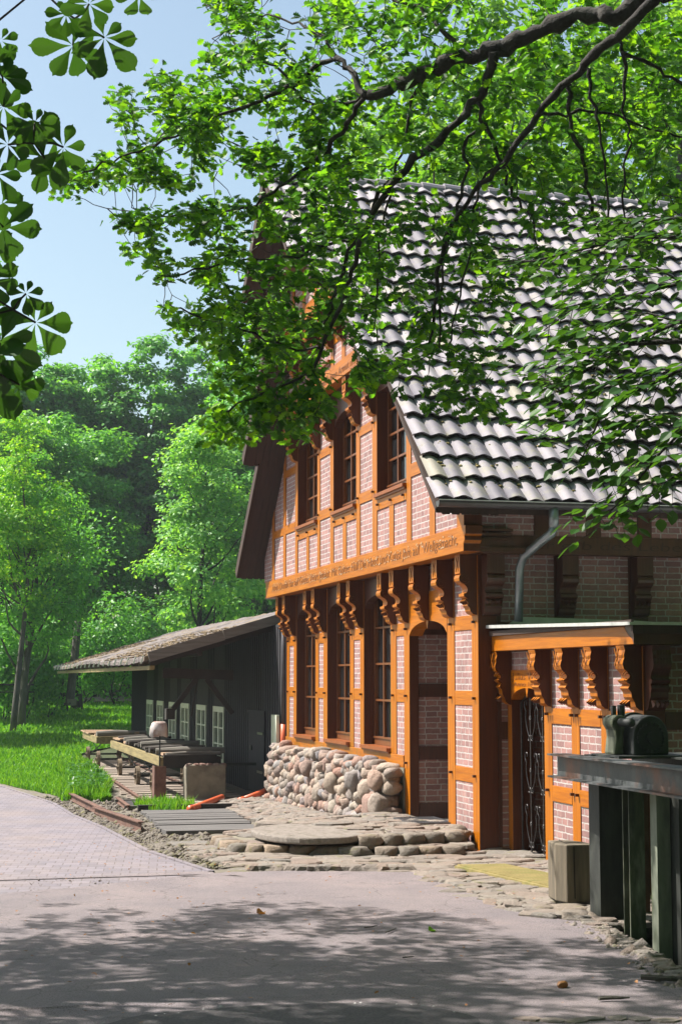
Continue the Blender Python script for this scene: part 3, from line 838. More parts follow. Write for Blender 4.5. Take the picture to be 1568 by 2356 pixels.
for (a, b) in ((3.92, 4.65), (6.61, 7.35)):
    for z0, z1 in ((4.86, 5.02), (5.92, 6.06)):
        part_box('rail', X1 - .002, X1 + .2, a + .002, b - .002, z0, z1, WH)
        peg(a - .1, (z0 + z1) / 2 + .02, X1); peg(b + .1, (z0 + z1) / 2 + .02, X1)
for (a, b, z0, z1) in ((1.002, 1.858, 4.95, 5.13), (9.332, 10.138, 4.86, 5.02), (9.332, 10.138, 5.92, 6.06), (10.372, 11.188, 4.86, 5.0)):
    part_box('rail', X1 - .002, X1 + .2, a, b, z0, z1, WH)
for y_ in (2.2, 2.86, 3.55, 5.0, 5.63, 6.27, 7.66, 8.29, 9.0): peg(y_, 4.735, X1)
for (a, b) in ((3.67, 3.90), (4.66, 4.87), (6.39, 6.60), (7.36, 7.55), (9.12, 9.32)): bracket(X1 - .001, a, b, 6.878)
# --- jetty 2
def gbeam(x0, x1, z0, z1, mat=WH, name='carved_beam', inset=.25):
    a = (z1 + inset - EZ) / RS + EY; return part_box(name, x0, x1, a, 2 * YC - a, z0, z1, mat, bevel=.006)
b2 = gbeam(X2 - .005, X2 + .2, 6.88, 7.16)
lettering('Wo Arbeit das Haus bewacht kann Armut nicht hinein', 8.7, 6.94, 5.6, .18, X2 - .0055, b2)
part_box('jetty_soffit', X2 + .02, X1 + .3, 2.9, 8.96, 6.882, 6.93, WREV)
g2 = MB(); addm(g2, gable_brick(X2 + .012, 7.16, 8.08, 2.2, 9.7)); g2.build('upper_brick_infill', BRICK, house)
for (a, b) in ((2.9, 3.1), (3.75, 3.97), (4.6, 4.82), (5.35, 5.55), (6.35, 6.55), (7.1, 7.3), (7.95, 8.15), (8.8, 9.0)): gpost(X2, a, b, 7.16, 8.06)
for (a, b) in ((3.97, 4.6), (4.82, 5.35), (6.55, 7.1), (7.3, 7.95)): part_box('rail', X2 - .002, X2 + .2, a + .002, b - .002, 7.5, 7.64, WH)
window(5.55, 6.35, 7.3, 7.9, 8.0, X2 + .2, rows=2, cols=2, sill_x=X2 - .05)
for (a, b) in ((3.75, 3.96), (4.6, 4.81), (5.36, 5.55), (6.35, 6.54), (7.1, 7.3), (7.95, 8.15)): bracket(X2 - .001, a, b, 8.058, zs=.8)
b3 = gbeam(X3 - .005, X3 + .2, 8.06, 8.32)
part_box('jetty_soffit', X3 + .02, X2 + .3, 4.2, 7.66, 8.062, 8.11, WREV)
g3 = MB(); addm(g3, gable_brick(X3 + .012, 8.32, 9.1, 3.0, 9.0)); g3.build('upper_brick_infill', BRICK, house)
for (a, b) in ((4.6, 4.8), (5.4, 5.6), (6.25, 6.45), (7.05, 7.25)): gpost(X3, a, b, 8.32, 9.08)
X4 = -1.12
m = MB(); m.prism([(5.0, 8.95), (5.0, 9.25), (5.93, 10.08), (6.86, 9.25), (6.86, 8.95)][::-1], 'x', X4, X3 + .2); m.build('gable_boarding', VERGE, house)

# --- near long side (in shade)
sb = MB(); sb.box(-.30, 11, -.388, -.1, 3.95, 4.50); sb.box(0.02, 11, .012, .29, -.1, 3.76); sb.build('side_brick_infill', BRICK, house)
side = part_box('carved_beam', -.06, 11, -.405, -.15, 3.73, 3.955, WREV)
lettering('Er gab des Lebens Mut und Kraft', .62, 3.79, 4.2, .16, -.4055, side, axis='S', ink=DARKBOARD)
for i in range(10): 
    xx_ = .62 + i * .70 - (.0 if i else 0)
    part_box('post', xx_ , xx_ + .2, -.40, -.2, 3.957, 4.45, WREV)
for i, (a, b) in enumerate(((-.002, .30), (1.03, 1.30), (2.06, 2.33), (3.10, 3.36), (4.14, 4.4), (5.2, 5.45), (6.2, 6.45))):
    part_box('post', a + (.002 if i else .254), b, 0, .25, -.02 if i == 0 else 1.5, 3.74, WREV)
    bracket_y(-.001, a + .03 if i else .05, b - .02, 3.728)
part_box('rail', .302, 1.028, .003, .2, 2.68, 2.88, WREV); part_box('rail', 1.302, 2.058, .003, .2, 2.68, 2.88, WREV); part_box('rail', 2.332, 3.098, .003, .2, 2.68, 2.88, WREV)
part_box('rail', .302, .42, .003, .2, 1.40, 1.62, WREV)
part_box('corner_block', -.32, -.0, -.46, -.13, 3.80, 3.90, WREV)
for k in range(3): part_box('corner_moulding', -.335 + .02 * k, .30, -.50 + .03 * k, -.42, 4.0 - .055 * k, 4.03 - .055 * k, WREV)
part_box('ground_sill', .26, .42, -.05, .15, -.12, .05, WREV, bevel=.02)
# far side and rear closing walls
cl = MB(); cl.box(0.3, 11, 11.3, 11.5, -.3, 3.8); cl.box(-.2, 11, 11.9, 12.2, 3.8, 4.5); cl.build('far_wall', BRICK, house)
# floors that keep the inside dark
fl = MB(); fl.box(.3, 11, .3, 11.3, 3.82, 3.9); fl.box(1.6, 1.7, .3, 11.3, -.3, 3.8); fl.box(.9, 1.0, 3.4, 11.3, .9, 3.8); fl.box(.6, .7, 3.2, 8.6, 3.9, 7.4); fl.build('inner_partition', DARKBOARD, house)

# --- roof
roof_board = MB()
def rx0(z): return -.80 if z < 6.34 else (-1.09 if z < 8.12 else (-1.36 if z < 8.80 else -1.62))
XR = 10.5
segs = [(4.34, 6.34), (6.34, 8.12), (8.12, 8.80), (8.80, 10.36)]
for z0, z1 in segs:
    x0 = rx0((z0 + z1) / 2) + .01
    for s in (0, 1):
        y0 = (z0 - EZ) / RS + EY; y1 = (z1 - EZ) / RS + EY
        if s: y0, y1 = 2 * YC - y0, 2 * YC - y1
        roof_board.prism([(y0, z0 - .06), (y1, z1 - .06), (y1, z1 - .16), (y0, z0 - .16)], 'x', x0, XR)
rb = roof_board.build('roof', DARKBOARD, house)
ps = MB()
# plank joints under the far verge
for s in (0, 1):
    for z0, z1 in segs:
        y0 = (z0 - EZ) / RS + EY; y1 = (z1 - EZ) / RS + EY
        if s: y0, y1 = 2 * YC - y0, 2 * YC - y1
        x0 = rx0((z0 + z1) / 2)
        ps.beam((x0 - (-.02 if s == 0 else .012), y0, z0 - (.11 if s == 0 else .09)), (x0 - (-.02 if s == 0 else .012), y1, z1 - (.11 if s == 0 else .09)), .03, .05 if s == 0 else .20)
        xx_ = x0 + .14
        while xx_ < X1 + .3:
            ps.beam((xx_, y0, z0 - .172), (xx_, y1, z1 - .172), .10, .012); xx_ += .125
vb = ps.build('verge_board', DARKBOARD, rb); vb.location = (0, 0, 0)

def tiles(sidef, name):
    tw, gz = .2345, .3098
    nrow = 20
    V = []; FL = []; LP = []; TN = []
    S = 8
    nb = 0
    rr = random.Random(21 + sidef)
    prof = [0.0, .2, .55, .9, 1.0, .82, .45, .12]      # S-pan cross-section
    for r in range(nrow):
        z0 = EZ + r * gz - .035; z1 = z0 + gz * 1.12
        zt = min(z1, 10.42)
        x0 = rx0(EZ + (r + .4) * gz) + (r % 2) * 0.0
        ncol = int((XR - x0) / tw)
        jit = rr.uniform(-.02, .02)
        for c in range(ncol):
            tone = rr.random() ** 1.3; dzr = rr.uniform(-.012, .012); dyr = rr.uniform(-.02, .02); tl = rr.uniform(-.01, .01)
            xs = [x0 + (c + i / S) * tw * 1.0 for i in range(S + 1)]
            amp = .036
            hts = [prof[i % S] * amp - (.012 if i == S else 0) for i in range(S + 1)]
            def P(x, z, h):
                y = (z - EZ) / RS + EY
                # offset along the roof normal
                yy = y - h * .669; zz = z + h * .743
                return (x, yy if sidef == 0 else 2 * YC - yy, zz)
            base = nb
            for i in range(S + 1): V.append(P(xs[i] + jit, z0 + dyr, hts[i] + .076 + dzr))      # lower lip top
            for i in range(S + 1): V.append(P(xs[i] + jit, zt, hts[i] + .006 + tl * .5))                # upper end
            for i in range(S + 1): V.append(P(xs[i] + jit, z0 + dyr + .012, hts[i] + .046 + dzr))  # lip underside
            k = S + 1; nb += 3 * k
            for i in range(S):
                q = (base + i, base + i + 1, base + k + i + 1, base + k + i)
                if sidef: q = q[::-1]
                LP += q; FL.append(4); TN.append(tone)
                q = (base + 2 * k + i, base + 2 * k + i + 1, base + i + 1, base + i)
                if sidef: q = q[::-1]
                LP += q; FL.append(4); TN.append(tone)
            # left and right closing edges
            q = (base + 2 * k, base, base + k); LP += q; FL.append(3); TN.append(tone)
            q = (base + 2 * k + S, base + k + S, base + S); LP += q; FL.append(3); TN.append(tone)
    o = np_mesh(name, V, FL, LP, TILE, rb, smooth=False); o.location = (0, 0, 0)
    me = o.data
    at_ = me.attributes.new('tone', 'FLOAT', 'FACE'); at_.data.foreach_set('value', np.array(TN, dtype=np.float32))
    # smooth shading inside each pan, crisp lip
    me.polygons.foreach_set('use_smooth', [True] * len(me.polygons))
    try: me.set_sharp_from_angle(angle=math.radians(50))
    except Exception: pass
    return o
t1 = tiles(0, 'roof_tiles'); t2 = tiles(1, 'roof_tiles')
# dark strips painting the shade under each tile course
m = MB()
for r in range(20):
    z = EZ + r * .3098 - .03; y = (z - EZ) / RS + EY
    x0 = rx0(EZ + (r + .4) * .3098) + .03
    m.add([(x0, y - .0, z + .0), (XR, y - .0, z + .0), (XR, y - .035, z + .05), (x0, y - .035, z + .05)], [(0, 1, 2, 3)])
o = m.build('painted_tile_shadow', SHADOWGAP, rb); o.location = (0, 0, 0)
# ridge tiles
m = MB(); x = -1.66
while x < XR:
    L = .42
    m.tube([(x, YC, 10.36), (x + L, YC, 10.345)], [.125, .105], 12)
    x += L - .03
o = m.build('ridge_tiles', TILE, rb, smooth=False); o.location = (0, 0, 0)
a_ = o.data.attributes.new('tone', 'FLOAT', 'FACE'); a_.data.foreach_set('value', np.full(len(o.data.polygons), .35, dtype=np.float32))
# moss clumps on the tiles
m = MB(); r3 = random.Random(9)
for i in range(650):
    x = r3.uniform(-.6, 6.5); z = 4.4 + 5.6 * r3.random() ** 1.8; 
    rowz = EZ + round((z - EZ) / .3098) * .3098 + r3.uniform(.15, .24)
    y = (rowz - EZ) / RS + EY; h = .04
    s = r3.uniform(.012, .03)
    blob(m, (x, y - h * .67, rowz + h * .74), (s * 1.6, s, s * .55), r3.uniform(0, 3), .5, i, 1)
o = m.build('moss', MOSSW, rb); o.location = (0, 0, 0); o['kind'] = 'stuff'
# gutter
m = MB(); gy, gz_, gr = EY - .10, 4.315, .075
N = 10; vs = []; fs = []
for xx_ in (-.80, XR):
    for i in range(N + 1):
        a = PI + PI * i / N; vs.append((xx_, gy + math.cos(a) * gr, gz_ + math.sin(a) * gr))
    for i in range(N + 1):
        a = 2 * PI - PI * i / N; vs.append((xx_, gy + math.cos(a) * (gr - .006), gz_ + math.sin(a) * (gr - .006)))
k = 2 * (N + 1)
for i in range(k): fs.append((i, (i + 1) % k, k + (i + 1) % k, k + i))
m.add(vs, fs)
m.add([(-.80, gy + math.cos(PI + PI * i / N) * gr, gz_ + math.sin(PI + PI * i / N) * gr) for i in range(N + 1)], [tuple(range(N + 1))])
m.tube([(-.80, gy - gr, gz_), (XR, gy - gr, gz_)], .008, 6)
m.build('gutter', ZINCD, house, True)
m = MB(); m.tube([(-.80, gy - gr - .002, gz_ + .009), (XR, gy - gr - .002, gz_ + .009)], .006, 5); m.build('gutter_rim', LEAD, house)
part_box('eaves_board', -.30, XR, EY + .12, EY + .15, 4.22, 4.42, DARKBOARD)
m = MB(); m.tube([(.70, gy, 4.26), (.70, gy, 4.02)], .062, 14); m.tube([(.70, gy, 4.03), (.68, gy + .03, 3.95), (.60, gy + .2, 3.86), (.50, -.32, 3.70), (.47, -.25, 3.55), (.46, -.22, 2.88)], [.06, .058, .056, .056, .055, .055], 14)
m.build('downpipe', ZINC, house, True)

# --- fieldstone plinth
m = MB(); m.box(-.02, .25, 3.34, 11.6, -.4, .87); m.prism([(-.02, .862), (-.15, .845), (-.33, -.35), (-.02, -.35)], 'y', 3.52, 11.62)
core = m.build('plinth_mortar', CONC, house)
m = MB(); r4 = random.Random(17); zz = -.22; row = 0; sd_ = 0
while zz < .86:
    hz = .115 + .04 * (1 - (zz + .25) / 1.2) + r4.uniform(-.012, .012)
    yv = 3.32 + (row % 2) * .08
    while yv < 11.66:
        ry = r4.uniform(.12, .27)
        u = (zz + .35) / 1.2; xs = -.29 + .14 * u
        rzz = hz * r4.uniform(.8, 1.35)
        if not (yv < 3.9 and zz < gh(0, yv) + .02):
            blob(m, (xs + r4.uniform(-.03, .02), yv + ry * .5, zz + rzz * .55 + r4.uniform(-.04, .04)), (r4.uniform(.13, .2), ry * .66, rzz * .78), r4.uniform(-.3, .3), .34, sd_, 2)
        sd_ += 1; yv += ry * 1.12
    zz += hz * 1.18; row += 1
# a few big ones
for (yv, zv, s) in ((3.52, .33, .19), (3.60, .68, .15), (3.9, .28, .20), (4.15, .50, .17), (5.0, .60, .16), (6.3, .48, .18), (8.1, .62, .15), (7.2, .25, .15)):
    blob(m, (-.34, yv, zv), (.15, s * 1.05, s), .1, .2, sd_, 3); sd_ += 1
m.build('stone_plinth', BOULD, house, True)

# --- steps
MILL = simple('worn_millstone', (.25, .215, .195), (.42, .365, .32), 22, .9, 1.0, .03, c3=(.20, .17, .13), detail=8)
steps = thing('stone_steps', (-1.2, 0, 0), 'low fieldstone steps with a half round millstone slab before the arched doorway', 'steps')
def sbuild(m, name, mat, smooth=False):
    o = m.build(name, mat, steps, smooth); return o
m = MB()
outer = [(-2.98, 1.5), (-2.95, .5), (-2.55, .2), (-1.95, -.02), (-1.3, -.32), (-.5, -.38), (-.12, .3)]
def along(poly, step):
    out = []
    for (a, b) in zip(poly, poly[1:]):
        L = math.dist(a, b); n_ = max(1, round(L / step))
        for i in range(n_): out.append((a[0] + (b[0]-a[0]) * i / n_, a[1] + (b[1]-a[1]) * i / n_, math.atan2(b[1]-a[1], b[0]-a[0]), L / n_))
    return out
sd_ = 100
for (x, y, a, L) in along(outer, .30):
    blob(m, (x, y + .05, .04), (L * .58, .17, .14), a, .45, sd_, 2, flat=.092, sharp=1.6); sd_ += 1
sbuild(m, 'lower_step', STEPST, True)
m = MB()
for (x, y, a, L) in along([(-1.45, -.1), (-.9, -.06), (-.35, .02), (-.14, .35)], .26):
    blob(m, (x, y + .02, .18), (L * .55, .15, .11), a, .42, sd_, 2, flat=.085, sharp=1.6); sd_ += 1
blob(m, (-.12, .62, .16), (.15, .17, .14), .2, .2, 77, 3)
sbuild(m, 'upper_step', STEPST, True)
m = MB()
pt = [(-2.9, 1.7), (-2.85, .55), (-2.5, .3), (-1.9, .1), (-1.3, -.2), (-.5, -.26), (-.15, .3), (-.06, 1.0), (-.03, 3.1), (-1.2, 3.4), (-2.4, 2.6)]
m.prism(pt, 'z', -.05, .115)
pt2 = [(-1.5, 0.0), (-.4, .1), (-.1, .5), (-.03, 1.2), (-.03, 3.2), (-.6, 3.3), (-1.4, 2.2)]
m.prism(pt2, 'z', .115, .225)
sbuild(m, 'step_core', CONC)
m = MB()
for i in range(230):
    x, y = rnd.uniform(-2.9, -.1), rnd.uniform(-.25, 3.2)
    if y > 3.3 + (x + .1) * .35: continue
    up = x > -1.45 + max(0, (y - 1.0)) * -.2 and y > .1
    if not up and (y < .35 - (x + 2.5) * .45 or x < -2.75): continue
    slab_stone(m, x, y, (.24 if up else .128) + rnd.uniform(0, .012), rnd.uniform(.1, .2), rnd.uniform(.1, .17), .05, rnd.uniform(0, 3), 7)
sbuild(m, 'step_paving', FLAG)
m = MB(); pts = []
for i in range(28):
    a = 2 * PI * i / 28; pts.append((-2.02 + .72 * math.cos(a) * (1 + .03 * math.sin(3 * a + 1)), .78 + 1.0 * math.sin(a) * (1 + .02 * math.sin(5 * a))))
m.prism(pts, 'z', .165, .25)
ms = sbuild(m, 'millstone_slab', MILL); 
bv = ms.modifiers.new('bevel', 'BEVEL'); bv.width = .025; bv.segments = 3
m = MB()
for i in range(90):
    x, y = rnd.uniform(-2.75, -.1), rnd.uniform(.75, 3.3)
    if y > 3.4 + (x + .1) * .3 or (x < -1.5 and y < 1.5) or x < -2.35 or (x < -1.4 and ((x + 2.02) / .72) ** 2 + ((y - .78) / 1.0) ** 2 < .55): continue
    slab_stone(m, x, y, .262 - .05 * max(0, y - 1.6) + rnd.uniform(0, .008), rnd.uniform(.15, .28), rnd.uniform(.12, .2), .2, rnd.uniform(-.3, .3), 7)
sbuild(m, 'upper_paving', FLAG)
mat_ = thing('door_mat', (-.18, 1.65, .25), 'grey steel mesh doormat lying at the arched doorway', 'doormat')
m = MB(); x0, x1, y0, y1 = -.52, .06, 1.2, 2.15
m.box(x0, x1, y0, y0 + .02, .25, .272); m.box(x0, x1, y1 - .02, y1, .25, .272); m.box(x0, x0 + .02, y0 + .02, y1 - .02, .25, .272); m.box(x1 - .02, x1, y0 + .02, y1 - .02, .25, .272)
m.build('mat_frame', GRATE, mat_)
m = MB()
for i in range(1, 22): yy_ = y0 + (y1 - y0) * i / 22; m.box(x0 + .02, x1 - .02, yy_ - .005, yy_ + .005, .252, .268)
for i in range(1, 14): xx_ = x0 + (x1 - x0) * i / 14; m.box(xx_ - .005, xx_ + .005, y0 + .02, y1 - .02, .254, .270)
m.build('mat_mesh', GRATE, mat_)

# ================================================================== THE ANNEX
annex = thing('gatehouse_annex', (.38, -2, 0), 'small flat roofed brick annex with the arched iron gate beside the house corner', 'annex')
AX = .38; AE = -4.10
def abox(name, x0, x1, y0, y1, z0, z1, mat, bevel=0): return part_box(name, x0, x1, y0, y1, z0, z1, mat, annex, bevel)
m = MB()
m.box(AX + .012, AX + .22, -2.14, -1.51, .0, 2.5); m.box(AX + .012, AX + .22, -2.99, -2.36, .0, 2.5); m.box(AX + .012, AX + .22, -3.86, -3.19, .0, 2.5)
m.box(AX + .012, AX + .2, -1.28, -.14, 2.27, 2.5)
m.box(.62, 6, AE + .012, AE + .2, -.3, 2.5)
m.build('annex_brick_infill', BRICK, annex)
for (a, b) in ((-.15, -.002), (-1.52, -1.27), (-2.37, -2.13), (-3.20, -2.98), (-4.10, -3.85)): abox('post', AX, AX + .24, a, b, -.02, 2.5, WV, .008)
abox('gate_jamb_lining', AX + .24, AX + .3, -.15, -.002, 0, 2.4, WREV); 
for (a, b) in ((-2.13, -1.52), (-2.98, -2.37), (-3.85, -3.20)):
    for z0, z1 in ((1.64, 1.82), (.74, .92)): abox('rail', AX - .002, AX + .2, a + .002, b - .002, z0, z1, WH)
for y_ in (-1.4, -2.18, -2.32, -3.02, -3.15, -3.95):
    for z in (1.75, .86): peg(y_, z, AX, annex)
abox('ground_sill', AX - .07, AX + .22, -2.0, -1.28, -.16, -.022, WH, .02); abox('ground_sill', AX - .05, AX + .22, -4.12, -2.02, -.18, -.022, WH, .02)
abox('ground_sill', AX - .09, AX + .2, -.30, .0, -.14, .03, WH, .03)
ab = arch_board('gate_head', AX - .004, AX + .18, -1.268, -.152, 1.90, 2.05, 2.27, WH, annex, pend=True)
lt = lettering('Julius Wolf', -.20, 2.15, 1.0, .13, AX - .0045, ab); lt = lettering('Anno 1872', -.26, 2.07, .85, .08, AX - .0045, ab)
for (a, b) in ((-.15, -.02), (-1.51, -1.29), (-2.36, -2.14), (-3.19, -2.99), (-4.08, -3.87)): bracket(AX - .001, a, b, 2.505, BR2, parent=annex)
# front beam with moulded end
m = MB(); m.prism([(.0, 2.70), (.0, 2.51), (-4.33, 2.51), (-4.30, 2.56), (-4.22, 2.60), (-4.14, 2.66), (-4.10, 2.70)], 'x', .175, .40)
m.build('roof_beam', WH, annex, bevel=.006)
m = MB(); m.prism([(.18, 2.70), (.18, 2.51), (6, 2.51), (6, 2.70)], 'y', -4.33, -4.12); 
m.build('roof_beam', WREV, annex)
m = MB(); m.prism([(.0, 2.84), (.0, 2.80), (-4.20, 2.705), (-4.42, 2.705), (-4.42, 2.735)], 'x', .10, 6.2)
m.build('annex_roof', LEAD, annex)
m = MB(); m.box(.14, .17, -4.36, -.01, 2.70, 2.76); m.box(.14, 6.1, -4.40, -4.36, 2.62, 2.703); m.build('fascia', DARKBOARD, annex)
m = MB(); m.prism([(.40, 2.86), (.55, 2.95), (2.0, 2.92), (3.2, 2.86)], 'y', -.03, -.008); m.build('flashing', LEAD, annex)
for i, (a, b) in enumerate(((.38, .62), (1.15, 1.35), (1.95, 2.15), (2.8, 3.0), (3.6, 3.8))):
    if i: abox('post', a, b, AE, AE + .2, -.3, 2.5, WREV)
    bracket_y(AE - .001, a + .02, b - .02, 2.505, BR2, annex)
for z0, z1 in ((1.64, 1.82), (.74, .92)): abox('rail', .622, 6, AE - .002, AE + .15, z0, z1, WREV)
# inside: floor, back and ceiling
m = MB(); m.box(AX + .24, 6, -3.9, .0, -.1, -.02); m.box(2.4, 2.5, -3.9, .0, -.02, 2.5); m.box(AX + .24, 6, -3.9, -.01, 2.42, 2.5); m.build('annex_interior', DARKBOARD, annex)
# wrought-iron gate
gate = thing('iron_gate', (AX + .12, -.7, 0), 'black wrought iron scroll gate in the arched opening of the annex', 'gate')
GX = AX + .12
m = MB()
m.tube([(GX, -1.24, .04), (GX, -1.24, 1.86), (GX, -1.05, 1.95), (GX, -.71, 2.0), (GX, -.37, 1.95), (GX, -.18, 1.86), (GX, -.18, .04), (GX, -1.24, .04)], .013, 6)
m.build('gate_frame', IRON, gate)
for yb_ in (-.50, -.92):
    m = MB(); m.tube([(GX, yb_, .04), (GX, yb_, 1.97)], .010, 6); m.build('gate_bar', IRON, gate)
def scroll(y0, z0, y1, z1, turn, rad):
    """S-scroll: a bowed line with a spiral at both ends"""
    pts = []
    for i in range(15):
        a = i / 14 * 1.6 * PI; r = rad * (.25 + .75 * i / 14)
        pts.append((GX, y0 + turn * (rad - 0) - turn * r * math.cos(a) - turn * 0, z0 + r * math.sin(a) * 1))
    pts = [(GX, y0 + turn * rad * (1 - math.cos(PI * (1 - i / 12) * 1.3) * (1 - .5 * (1 - i / 12))), z0 - rad * math.sin(PI * (1 - i / 12) * 1.3) * (1 - .5 * (1 - i / 12))) for i in range(13)]
    e = [(GX, y1 + turn * rad * (1 - math.cos(PI * (i / 12) * 1.3) * (1 - .5 * i / 12)), z1 + rad * math.sin(-PI * (i / 12) * 1.3) * (1 - .5 * i / 12) * -1) for i in range(13)]
    return pts + e
for (zt_, zb_) in ((1.92, 1.38), (1.28, .74), (.64, .08)):
    for yc_, sgn in ((-.50, 1), (-.50, -1), (-.92, 1), (-.92, -1)):
        P_ = []
        # top curl
        for i in range(14):
            a = -PI * .2 + i / 13 * 1.5 * PI; r = .02 + .045 * i / 13
            P_.append((GX, yc_ + sgn * (.15 - r * math.cos(a)), zt_ - .07 + r * math.sin(a)))
        P_ = P_
        y_s = P_[-1][1]; z_s = P_[-1][2]
        for i in range(1, 12):
            u = i / 11
            P_.append((GX, yc_ + sgn * (.19 * math.sin(PI * (.75 - .62 * u)) * (1 - .35 * u) + .0), z_s - (z_s - zb_ - .06) * u))
        for i in range(1, 13):
            a = i / 12 * 1.6 * PI; r = .05 * (1 - .6 * i / 12)
            P_.append((GX, yc_ + sgn * (.045 + .0 + .02 - r * math.cos(a) * -1 * .9 - .02), zb_ + .06 - r * math.sin(a)))
        m = MB(); m.tube(P_, .007, 5); m.build('gate_scroll', IRON, gate, True)
    for yc_ in (-.50, -.92):
        m = MB()
        for k in range(5): blob(m, (GX - .005, yc_ + .012 * math.cos(k * 1.26), (zt_ + zb_) / 2 + .02 + .02 * math.sin(k * 1.26)), (.012, .014, .02), 0, .3, k, 1)
        m.build('gate_rosette', IRON, gate, True)
m = MB(); blob(m, (GX - .03, -1.19, 1.02), (.02, .02, .025), 0, 0, 1, 2); m.box(GX - .02, GX + .01, -1.22, -1.15, .93, 1.08); m.build('gate_lock', IRON, gate, True)

# mossy ribbed board in front of the gate
mb_ = thing('ribbed_board', (-.5, -3, .05), 'mossy yellow ribbed grating board lying before the iron gate', 'floor grating')
m = MB(); m.prism([(-.92, -1.80), (-.55, -4.12), (-.12, -3.0), (-.32, -1.86)], 'z', .02, .06); m.build('grating_base', MOSSW, mb_)
m = MB()
for i in range(1, 15):
    u = i / 15
    a = (-.92 + (.60) * u, -1.80 - .06 * u); b_ = (-.55 + .43 * u, -4.12 + 1.12 * u)
    m.beam((a[0], a[1], .068), (b_[0], b_[1], .068), .016, .016)
m.build('grating_rib', MOSSW, mb_)['kind'] = 'stuff'

# wooden stump post
stump = thing('wooden_bollard', (-.72, -4.75, .05), 'short square split oak bollard standing on the mossy stone kerb', 'bollard')
m = MB(); m.prism([(-.90, -4.86), (-.85, -5.02), (-.58, -5.02), (-.57, -4.80), (-.66, -4.55), (-.86, -4.55)], 'z', .06, .60); m.build('bollard_body', GREYWOOD, stump, bevel=.012)
m = MB(); m.beam((-.775, -5.026, .10), (-.78, -5.026, .585), .010, .004, (0, 1, 0)); m.beam((-.81, -5.0, .595), (-.76, -4.6, .603), .010, .006); m.build('bollard_crack', DARKWOOD, stump)
m = MB(); 
for (x, y, s) in ((-.95, -5.3, .22), (-1.05, -5.65, .20), (-.7, -5.4, .22), (-.45, -5.2, .2), (-.8, -5.75, .15), (-.5, -5.55, .16), (-1.15, -5.2, .14)):
    blob(m, (x, y, .02), (s, s * .8, .09), rnd.uniform(0, 3), .3, int(x * 100), 2, flat=.055)
tag(m.build('kerb_stones', STEPST, None, True), 'mossy kerb stones round the foot of the oak bollard', kind='structure')

# ================================================================== SLUICE
sl = thing('sluice', (-.9, -7, 0), 'rusty steel sluice frame with a horizontal girder on upright posts over the mill race', 'sluice')
A_ = Vector((-1.085, -5.42, 1.37)); B_ = Vector((-1.50, -9.4, 1.43))
dr = (B_ - A_).normalized(); pr = dr.cross(Vector((0, 0, 1))).normalized(); up = pr.cross(dr)
def ibeam(mb, p, q, w, h, tf=.016, tw=.012, upv=None):
    p = Vector(p); q = Vector(q); d = (q - p).normalized(); u = Vector(upv or (0, 0, 1)); s = d.cross(u).normalized(); u = s.cross(d).normalized()
    prof = [(-w/2, h/2), (w/2, h/2), (w/2, h/2-tf), (tw/2, h/2-tf), (tw/2, -h/2+tf), (w/2, -h/2+tf), (w/2, -h/2), (-w/2, -h/2), (-w/2, -h/2+tf), (-tw/2, -h/2+tf), (-tw/2, h/2-tf), (-w/2, h/2-tf)]
    n_ = len(prof); vs = [p + s*a + u*b for a, b in prof] + [q + s*a + u*b for a, b in prof]
    # caps split in three boxes' outlines as one ngon (planar)
    fs = [tuple(range(n_ - 1, -1, -1)), tuple(range(n_, 2*n_))] + [(i, (i+1) % n_, n_ + (i+1) % n_, n_ + i) for i in range(n_)]
    mb.add(vs, fs)
m = MB(); ibeam(m, A_, B_, .20, .215); m.build('girder', STEEL, sl)
m = MB(); off = Vector((.75, .1, 0)); ibeam(m, A_ + off + dr * .1, B_ + off, .20, .215); m.build('girder', STEELD, sl)
m = MB(); 
for k in (.75, 1.15): m.box(-1.1, -.1, -5.42 - k - .08, -5.42 - k + .08, 1.485, 1.50)
m.build('deck_plate', STEEL, sl)
# upright H posts down into the race
def hpost(px0, px1, y, mat, dep, w=None, name='upright_post', zt=1.262):
    xa, xb = at(px0, 1850, dep)[0], at(px1, 1850, dep)[0]
    yv = at((px0 + px1) / 2, 1850, dep)[1]
    m = MB(); ibeam(m, ((xa + xb) / 2, yv, -2.2), ((xa + xb) / 2, yv, zt), abs(xb - xa), .12, .014, .012, (0, 1, 0)); return m.build(name, mat, sl)
m = MB(); m.box(-.895, -.655, -5.92, -5.68, -2.2, 1.262); m.build('upright_post', STEELD, sl)
m = MB(); ibeam(m, (-.85, -6.55, -2.2), (-.85, -6.55, 1.262), .14, .14, .014, .012, (0, 1, 0)); m.build('upright_post', STEELG, sl)
m = MB(); m.box(-1.10, -.985, -7.56, -7.44, -2.2, 1.262); m.build('upright_post', STEELP, sl)
m = MB(); m.box(-.975, -.70, -7.70, -7.50, -2.2, 1.262); m.build('upright_post', STEELD, sl)
m = MB(); m.box(-.42, -.30, -5.66, -5.56, -2.2, 1.26); m.build('upright_post', RUST, sl)
m = MB(); m.box(-.60, .9, -6.60, -6.55, -2.2, .9); m.build('sluice_board', DARKWOOD, sl)
